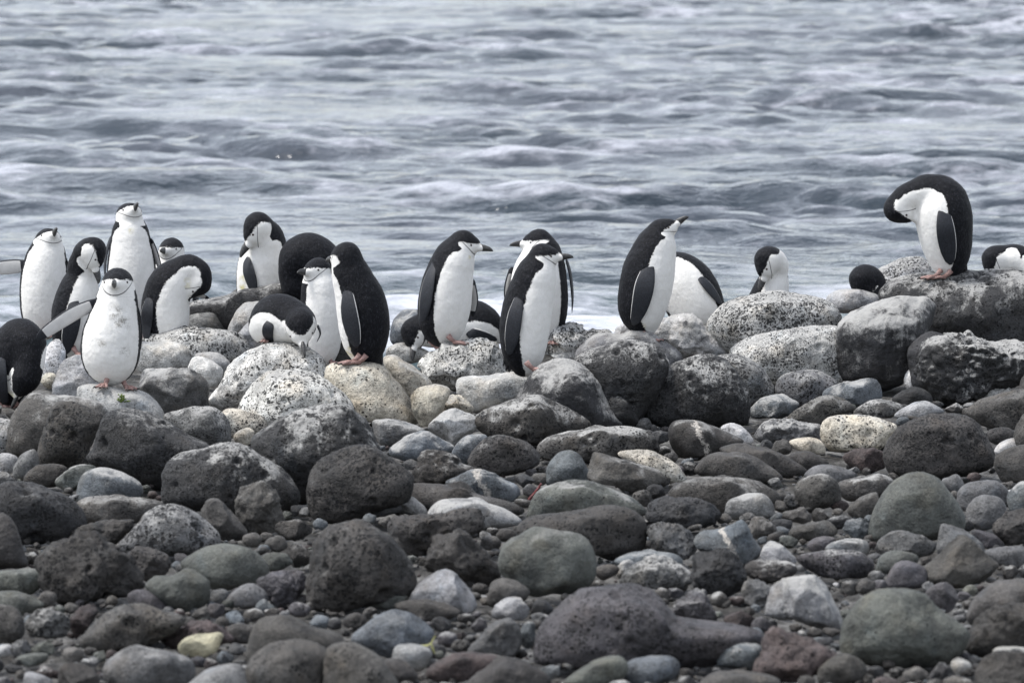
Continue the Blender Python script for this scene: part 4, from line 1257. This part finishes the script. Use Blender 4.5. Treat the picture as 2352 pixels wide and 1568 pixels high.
    # 7 ------------------------------------------------------------
    b = Bird('penguin bent double with its black back to us at the corner of the shore rocks', 25.6,
             [(24, 905, 4, 30), (24, 868, 4, 54), (32, 820, 4, 62), (45, 785, -2, 54), (58, 775, -16, 44), (72, 790, -34, 38), (75, 825, -48, 34), (66, 860, -54, 32)],
             (.80, 0, .60), (-.42, -.90, .05), (.35, .1, -.93), (24, 945), stains=[(25, 910, 25)])
    b.flipper([(14, 795, -60), (2, 840, -74), (4, 885, -76), (16, 925, -66)], (16, 23, 22, 8), (-.4, 0, -1), (-1, 0, 0))
    b.tail((-2, 905), (-24, 940), 18, 5, 10)
    b.foot((40, 925), at(38, 936, 25.55), (.8, -.5)); b.foot((10, 930), at(8, 938, 25.6), (.7, -.6))
    # 8 ------------------------------------------------------------
    b = Bird('penguin looking down over its shoulder at the long dark shore rock', 27.9,
             [(600, 705, 0, 46), (601, 665, 0, 57), (603, 620, 0, 58), (608, 578, 0, 51), (611, 551, -8, 43), (606, 530, -24, 35), (595, 516, -40, 31)],
             (-.12, 0, -1), (-.56, -.78, -.30), (-.80, .56, -.10), (600, 765), stains=[(562, 637, 15), (560, 655, 12)])
    b.flipper([(566, 572, -34), (573, 610, -44), (583, 645, -46), (587, 668, -44)], (11, 16, 14, 6), (-.7, 0, -.8), (-1, 0, 0))
    b.flipper([(658, 580, 6), (668, 620, 10), (668, 660, 12)], (9, 12, 6), (1, 0, .3), (0, 0, 1))
    b.tail((605, 715), (612, 755), 16, 25, 45)
    b.foot((580, 755), at(580, 760, 27.8), (-.2, -1)); b.foot((622, 755), at(622, 760, 27.8), (.2, -1))
    under(600, 765, 27.9, 0)
    # 9 ------------------------------------------------------------
    b = Bird('penguin stooping low with only its arched black back turned to us', 27.6,
             [(765, 740, 22, 40), (758, 700, 20, 58), (745, 650, 14, 62), (728, 605, 6, 60), (705, 583, 0, 50), (684, 598, -4, 42), (676, 630, -6, 35), (680, 660, -8, 30)],
             (-.55, 0, .84), (.25, -.96, .1), (-.75, -.1, -.65), (765, 790))
    b.flipper([(725, 640, -42), (742, 690, -40), (755, 740, -30)], (12, 16, 7), (-.3, 0, -1), (1, 0, 0))
    b.foot((750, 780), at(750, 786, 27.6), (-.7, .3)); b.foot((785, 780), at(785, 786, 27.7), (-.7, .3))
    under(765, 792, 27.6, 0)
    # 10 -----------------------------------------------------------
    f1, n1 = rock_hit(650, 792)
    print('P10', n1, f1)
    b = Bird('penguin lying belly down on the white pitted boulder, bill resting on the stone', f1[1] + .16,
             [(600, 768, 34, 22), (612, 752, 22, 42), (636, 733, 2, 58), (662, 734, -16, 54), (684, 738, -38, 42), (692, 736, -62, 34), (692, 739, -72, 33)],
             (.15, -.9, -.45), (.16, -.72, -.68), (-.03, .70, -.72), (640, 792), cap=0.52, span=([0, .3, .5, .7, .85, 1], [92, 96, 88, 76, 74, 84]))
    b.flipper([(630, 722, -44), (619, 745, -54), (618, 768, -56), (628, 788, -54)], (10, 14, 13, 5), (-.3, .1, -1), (-1, 0, 0))
    b.flipper([(730, 745, -8), (736, 765, -4), (728, 785, -2)], (9, 10, 5), (1, 0, 0), (0, 0, 1))
    b.tail((598, 765), (578, 780), 12, 34, 48)
    b.foot((615, 786), at(612, 787, f1[1] + .12), (-.2, -1), .7)
    # 11 -----------------------------------------------------------
    b = Bird('drowsy penguin with half closed eyes, white front to us, beside the one showing its back', 26.95,
             [(744, 815, 0, 28), (740, 785, 0, 43), (740, 740, 0, 50), (738, 695, 0, 47), (734, 660, 0, 38), (731, 637, 0, 30), (731, 620, 0, 28)],
             (.42, 0, -.9), (-.62, .12, -.78), (.05, .98, .18), (744, 842))
    b.flipper([(700, 680, -14), (692, 720, -20), (694, 765, -22), (702, 800, -20)], (11, 15, 14, 6), (-.7, 0, -.7), (-1, 0, 0))
    b.tail((735, 815), (728, 840), 14, 20, 34)
    b.foot((735, 835), at(735, 838, 26.85), (.1, -1)); b.foot((760, 835), at(760, 838, 26.9), (.5, -.8))
    # 12 -----------------------------------------------------------
    f1, n1 = rock_hit(814, 837); f2, n2 = rock_hit(828, 838)
    print('P12', n1, n2, f1, f2)
    b = Bird('upright penguin turning its glossy black back to us, orange foot showing', f1[1] + .10,
             [(842, 812, 0, 34), (838, 775, 0, 53), (836, 732, 0, 60), (828, 688, 0, 57), (815, 650, 0, 48), (803, 618, 0, 38), (797, 594, 0, 33), (796, 588, 0, 32)],
             (-.88, 0, .32), (-.60, -.08, .80), (-.1, .98, .1), (835, 845), stains=[(803, 806, 16), (806, 796, 10)])
    b.flipper([(800, 638, -44), (803, 698, -54), (812, 750, -56), (822, 793, -46)], (12, 20, 20, 8), (-.25, 0, -1), (1, 0, 0))
    b.tail((864, 812), (870, 853), 20, 8, 12)
    b.foot((818, 836), f1, (-1, -.25)); b.foot((830, 838), f2, (-.9, .1))
    # 13 -----------------------------------------------------------
    f1, n1 = rock_hit(1000, 803); f2, n2 = rock_hit(1042, 792)
    print('P13', n1, n2, f1, f2)
    b = Bird('penguin on pink feet facing the pair, with a yellow spot on its throat', (f1[1] + f2[1]) / 2 + .06,
             [(1018, 762, 0, 38), (1017, 735, 0, 55), (1021, 698, 0, 61), (1027, 656, 0, 59), (1036, 617, 0, 52), (1046, 587, 0, 41), (1057, 565, 0, 31), (1066, 556, 0, 27)],
             (.74, 0, -.67), (.96, -.14, -.22), (.12, 1, -.05), (1018, 800), stains=[(1078, 586, 7)])
    b.flipper([(1003, 584, -42), (986, 642, -54), (976, 700, -56), (965, 748, -46)], (11, 17, 17, 6), (-.5, 0, -.85), (-1, 0, 0))
    b.flipper([(1082, 640, 30), (1088, 690, 40), (1085, 730, 42)], (10, 13, 6), (.6, 0, .8), (-1, 0, 0))
    b.tail((985, 768), (975, 795), 16, 10, 16)
    b.foot((994, 793), f1, (1, -.35)); b.foot((1040, 787), f2, (1, -.12))
    # 14 -----------------------------------------------------------
    b = Bird('penguin lying flat behind the one on pink feet, head and tail showing either side', 27.35,
             [(1146, 775, 4, 16), (1122, 752, 0, 36), (1088, 742, 0, 54), (1048, 746, 0, 54), (1008, 752, 0, 46), (975, 755, -2, 36), (955, 757, -6, 29), (950, 762, -8, 28)],
             (-.1, -1, -.25), (-.10, -.80, -.60), (-.75, .55, -.30), (1050, 800), span=([0, .2, .5, .75, .9, 1], [80, 84, 76, 60, 70, 84]))
    b.flipper([(1066, 748, -50), (1090, 762, -57), (1118, 772, -55), (1142, 778, -46)], (9, 15, 14, 5), (.1, .3, -1), (0, 1, 0))
    b.tail((1140, 772), (1160, 785), 9, 4, 8)
    # 15 -----------------------------------------------------------
    b = Bird('penguin facing the opposite way behind the slim one, its bill pointing at the water', 27.35,
             [(1246, 748, 0, 48), (1241, 712, 0, 62), (1238, 672, 0, 67), (1239, 632, 0, 62), (1244, 598, 0, 50), (1245, 574, 0, 36), (1240, 558, 0, 28), (1237, 552, 0, 26)],
             (-.38, 0, -.92), (-.99, -.03, -.14), (-.05, 1, -.05), (1246, 795), rear=.8)
    b.flipper([(1300, 592, 2), (1310, 630, 6), (1315, 680, 8), (1314, 720, 8)], (9, 13, 13, 5), (1, 0, -.15), (0, 0, 1))
    b.flipper([(1176, 612, 4), (1166, 660, 8), (1164, 710, 10)], (10, 14, 6), (-.8, 0, .6), (0, 0, 1))
    b.foot((1225, 785), at(1225, 790, 27.25), (-.3, -1)); b.foot((1268, 785), at(1268, 790, 27.25), (.1, -1))
    under(1246, 795, 27.35, 0)
    # 16 -----------------------------------------------------------
    f1, n1 = rock_hit(1200, 858); f2, n2 = rock_hit(1222, 851)
    print('P16', n1, n2, f1, f2)
    b = Bird('slim penguin in profile with crossed pink feet, standing before the one facing the water', (f1[1] + f2[1]) / 2 + .07,
             [(1204, 832, 0, 33), (1203, 798, 0, 51), (1205, 750, 0, 58), (1212, 702, 0, 57), (1223, 658, 0, 51), (1233, 624, 0, 41), (1240, 600, 0, 31), (1247, 586, 0, 27)],
             (.86, 0, -.5), (.98, .08, -.16), (-.08, 1, -.05), (1205, 858), rear=.75, span=SPAN_UP)
    b.flipper([(1199, 650, -42), (1184, 712, -54), (1175, 768, -54), (1168, 812, -44)], (12, 18, 18, 7), (-.35, 0, -.93), (-1, 0, 0))
    b.tail((1172, 815), (1160, 860), 20, 6, 8)
    b.foot((1198, 850), f1, (1, -.3)); b.foot((1216, 846), f2, (1, .05))
    # 17 -----------------------------------------------------------
    b = Bird('penguin gazing up with its bill pointed at the sky', 27.1,
             [(1478, 738, 0, 36), (1474, 705, 0, 55), (1482, 662, 0, 61), (1490, 620, 0, 60), (1500, 583, 0, 51), (1508, 556, 0, 39), (1514, 536, 0, 29), (1519, 529, 0, 27)],
             (.90, 0, -.44), (.82, .58, -.18), (-.52, .85, -.05), (1478, 784), cap=0.12, rear=0.95, span=SPAN_UP, stains=[(1472, 745, 14)])
    b.flipper([(1494, 580, -42), (1480, 640, -56), (1468, 695, -56), (1453, 742, -44)], (13, 22, 20, 9), (-.45, 0, -.9), (-1, 0, 0))
    b.tail((1458, 725), (1450, 762), 20, 8, 12)
    b.foot((1490, 776), at(1488, 784, 27.0), (1, -.1)); b.foot((1470, 776), at(1468, 784, 27.1), (1, .1))
    # 18 -----------------------------------------------------------
    b = Bird('penguin leaning forward with its head hidden behind the one gazing up', 27.7,
             [(1622, 752, 0, 46), (1604, 712, 0, 62), (1588, 668, 0, 63), (1570, 635, 2, 53), (1548, 622, 10, 40), (1528, 640, 16, 32), (1518, 668, 16, 28)],
             (-.62, -.25, -.74), (.30, -.95, -.1), (-.9, -.3, .1), (1622, 790), span=([0, .3, .6, .75, .9, 1], [84, 86, 80, 70, 72, 84]))
    b.flipper([(1596, 622, -28), (1618, 645, -36), (1642, 675, -36), (1660, 700, -30)], (9, 12, 11, 5), (.55, .45, -.75), (1, 0, 0))
    b.tail((1648, 752), (1668, 785), 16, 12, 20)
    b.foot((1600, 782), at(1600, 786, 27.6), (-.4, -1)); b.foot((1635, 782), at(1635, 786, 27.6), (-.2, -1))
    under(1622, 790, 27.7, 0)
    # 19 -----------------------------------------------------------
    b = Bird('penguin half hidden by the pale sieve like boulder, preening its shoulder', 28.0,
             [(1762, 735, 0, 50), (1763, 700, 0, 49), (1772, 660, 0, 39), (1780, 630, 0, 29), (1780, 606, -6, 27), (1771, 594, -18, 29), (1760, 594, -32, 29)],
             (.60, 0, -.8), (-.34, -.90, -.28), (-.86, .48, -.12), (1762, 790))
    b.flipper([(1725, 670, -20), (1714, 710, -26), (1716, 750, -24)], (11, 15, 7), (-.8, 0, -.6), (-1, 0, 0))
    b.foot((1750, 780), at(1750, 786, 27.9), (.4, -.9)); b.foot((1785, 780), at(1785, 786, 27.9), (.5, -.8))
    under(1762, 790, 28.0, 0)
    # 20 -----------------------------------------------------------
    b = Bird('penguin of which only the bowed black head shows beside the white pitted hump', 28.1,
             [(2016, 745, 6, 50), (2018, 705, 6, 49), (2008, 668, 4, 40), (1995, 645, 0, 33), (1983, 637, -3, 29), (1977, 642, -6, 27)],
             (.35, 0, .93), (-.1, -.95, -.25), (-.45, .5, -.72), (2016, 790))
    b.foot((2000, 782), at(2000, 786, 28.0), (.2, 1)); b.foot((2030, 782), at(2030, 786, 28.0), (.3, 1))
    under(2016, 790, 28.1, 0)
    # 21 -----------------------------------------------------------
    f1, n1 = rock_hit(2150, 641); f2, n2 = rock_hit(2172, 642)
    print('P21', n1, n2, f1, f2)
    b = Bird('penguin alone on the huge dark rock, head tucked upside down against its breast', f1[1] + .10,
             [(2178, 612, 0, 34), (2176, 575, 0, 53), (2170, 530, 0, 63), (2166, 490, 0, 65), (2162, 457, 0, 53), (2138, 438, 0, 38), (2104, 444, -2, 33), (2076, 456, -4, 31), (2060, 480, -5, 29)],
             (-.86, 0, -.52), (.82, -.55, -.12), (-.55, -.83, -.08), (2178, 642), span=([0, .12, .3, .45, .55, .62, .70, .82, 1.0], [58, 66, 71, 62, 54, 60, 74, 80, 84]))
    b.flipper([(2160, 446, -46), (2163, 508, -62), (2171, 560, -60), (2179, 603, -50)], (13, 20, 20, 9), (.3, 0, -.95), (1, 0, 0))
    b.tail((2208, 602), (2220, 640), 18, 8, 12)
    b.foot((2160, 636), f1, (-1, -.4), 1.1); b.foot((2175, 636), f2, (-1, .1), 1.1)
    # 22 -----------------------------------------------------------
    b = Bird('penguin entering from the picture edge behind the huge dark rock, head bowed', 28.0,
             [(2415, 700, 0, 55), (2400, 660, 0, 57), (2372, 618, 0, 46), (2340, 600, 0, 36), (2308, 594, -3, 33), (2284, 596, -6, 31)],
             (-.35, -.1, -.93), (-.20, -.95, -.20), (-.95, .25, -.1), (2415, 790))
    b.flipper([(2420, 640, -50), (2440, 690, -52), (2445, 740, -44)], (12, 16, 7), (.3, 0, -1), (1, 0, 0))
    b.foot((2400, 782), at(2400, 786, 27.9), (-.3, -1)); b.foot((2430, 782), at(2430, 786, 27.9), (-.3, -1))
    under(2415, 790, 28.0, 0)

# ------------------------------------------------------------------ little things lying about
def scrap(name, label, cat, path, widths, mat, lift=4, flat=.5):
    hit, _ = rock_hit(*path[len(path) // 2])
    Y = hit[1] - .03
    c = at(*path[0], Y)
    P = catmull([at(x, y, Y) - c for x, y in path], 6)
    W = np.interp(np.linspace(0, 1, len(P)), np.linspace(0, 1, len(widths)), widths) * MPP * Y
    V, F = tube(P, W, (0.3, .9, .2), flat, 10)
    V = V + .18 * W.mean() * np.stack([pnoise(V * 60 + k * 9) for k in range(3)], 1)
    o = link(name, mesh_np(name, V, F), mat, loc=c)
    o['label'] = label; o['category'] = cat
    return o

def build_scraps():
    scrap('seaweed', 'strip of dark red seaweed lying beside the broad olive grey stone', 'seaweed',
          [(1243, 1110), (1236, 1122), (1226, 1134), (1216, 1146), (1206, 1160)], (4, 7, 6, 8, 3), M_WEED)
    scrap('leaf', 'curled yellow green leaf stuck on the light egg stone', 'leaf',
          [(958, 1480), (978, 1482), (990, 1476), (997, 1464), (1001, 1458)], (2, 5, 4, 3, 1), M_TWIG)
    scrap('leaf_stalk', 'short yellow stalk hanging from the curled leaf', 'stalk',
          [(990, 1478), (995, 1490), (999, 1500)], (4, 5, 2), M_TWIG)
    hit, _ = rock_hit(279, 918)
    rng = np.random.default_rng(2); parts = []
    m = MPP * hit[1]
    for k in range(26):
        p = np.array([rng.normal(0, 5), rng.uniform(-3, 1), rng.normal(0, 7)]) * m
        e = p + np.array([rng.normal(0, 5), -3, rng.uniform(0, 7)]) * m
        parts.append(tube([p, (p + e) / 2, e], np.array([2.2, 1.6, .5]) * m, None, 1, 6))
    o = link('moss', mesh_np('moss', *join(parts)), M_MOSS, loc=hit)
    o['label'] = 'tuft of bright green moss on the light boulder under the facing penguin'; o['category'] = 'moss'

# ------------------------------------------------------------------ assemble
build_stones()
build_penguins()
build_sea()
build_beach()
fill_stones(190)
build_gravel(5000)
build_scraps()
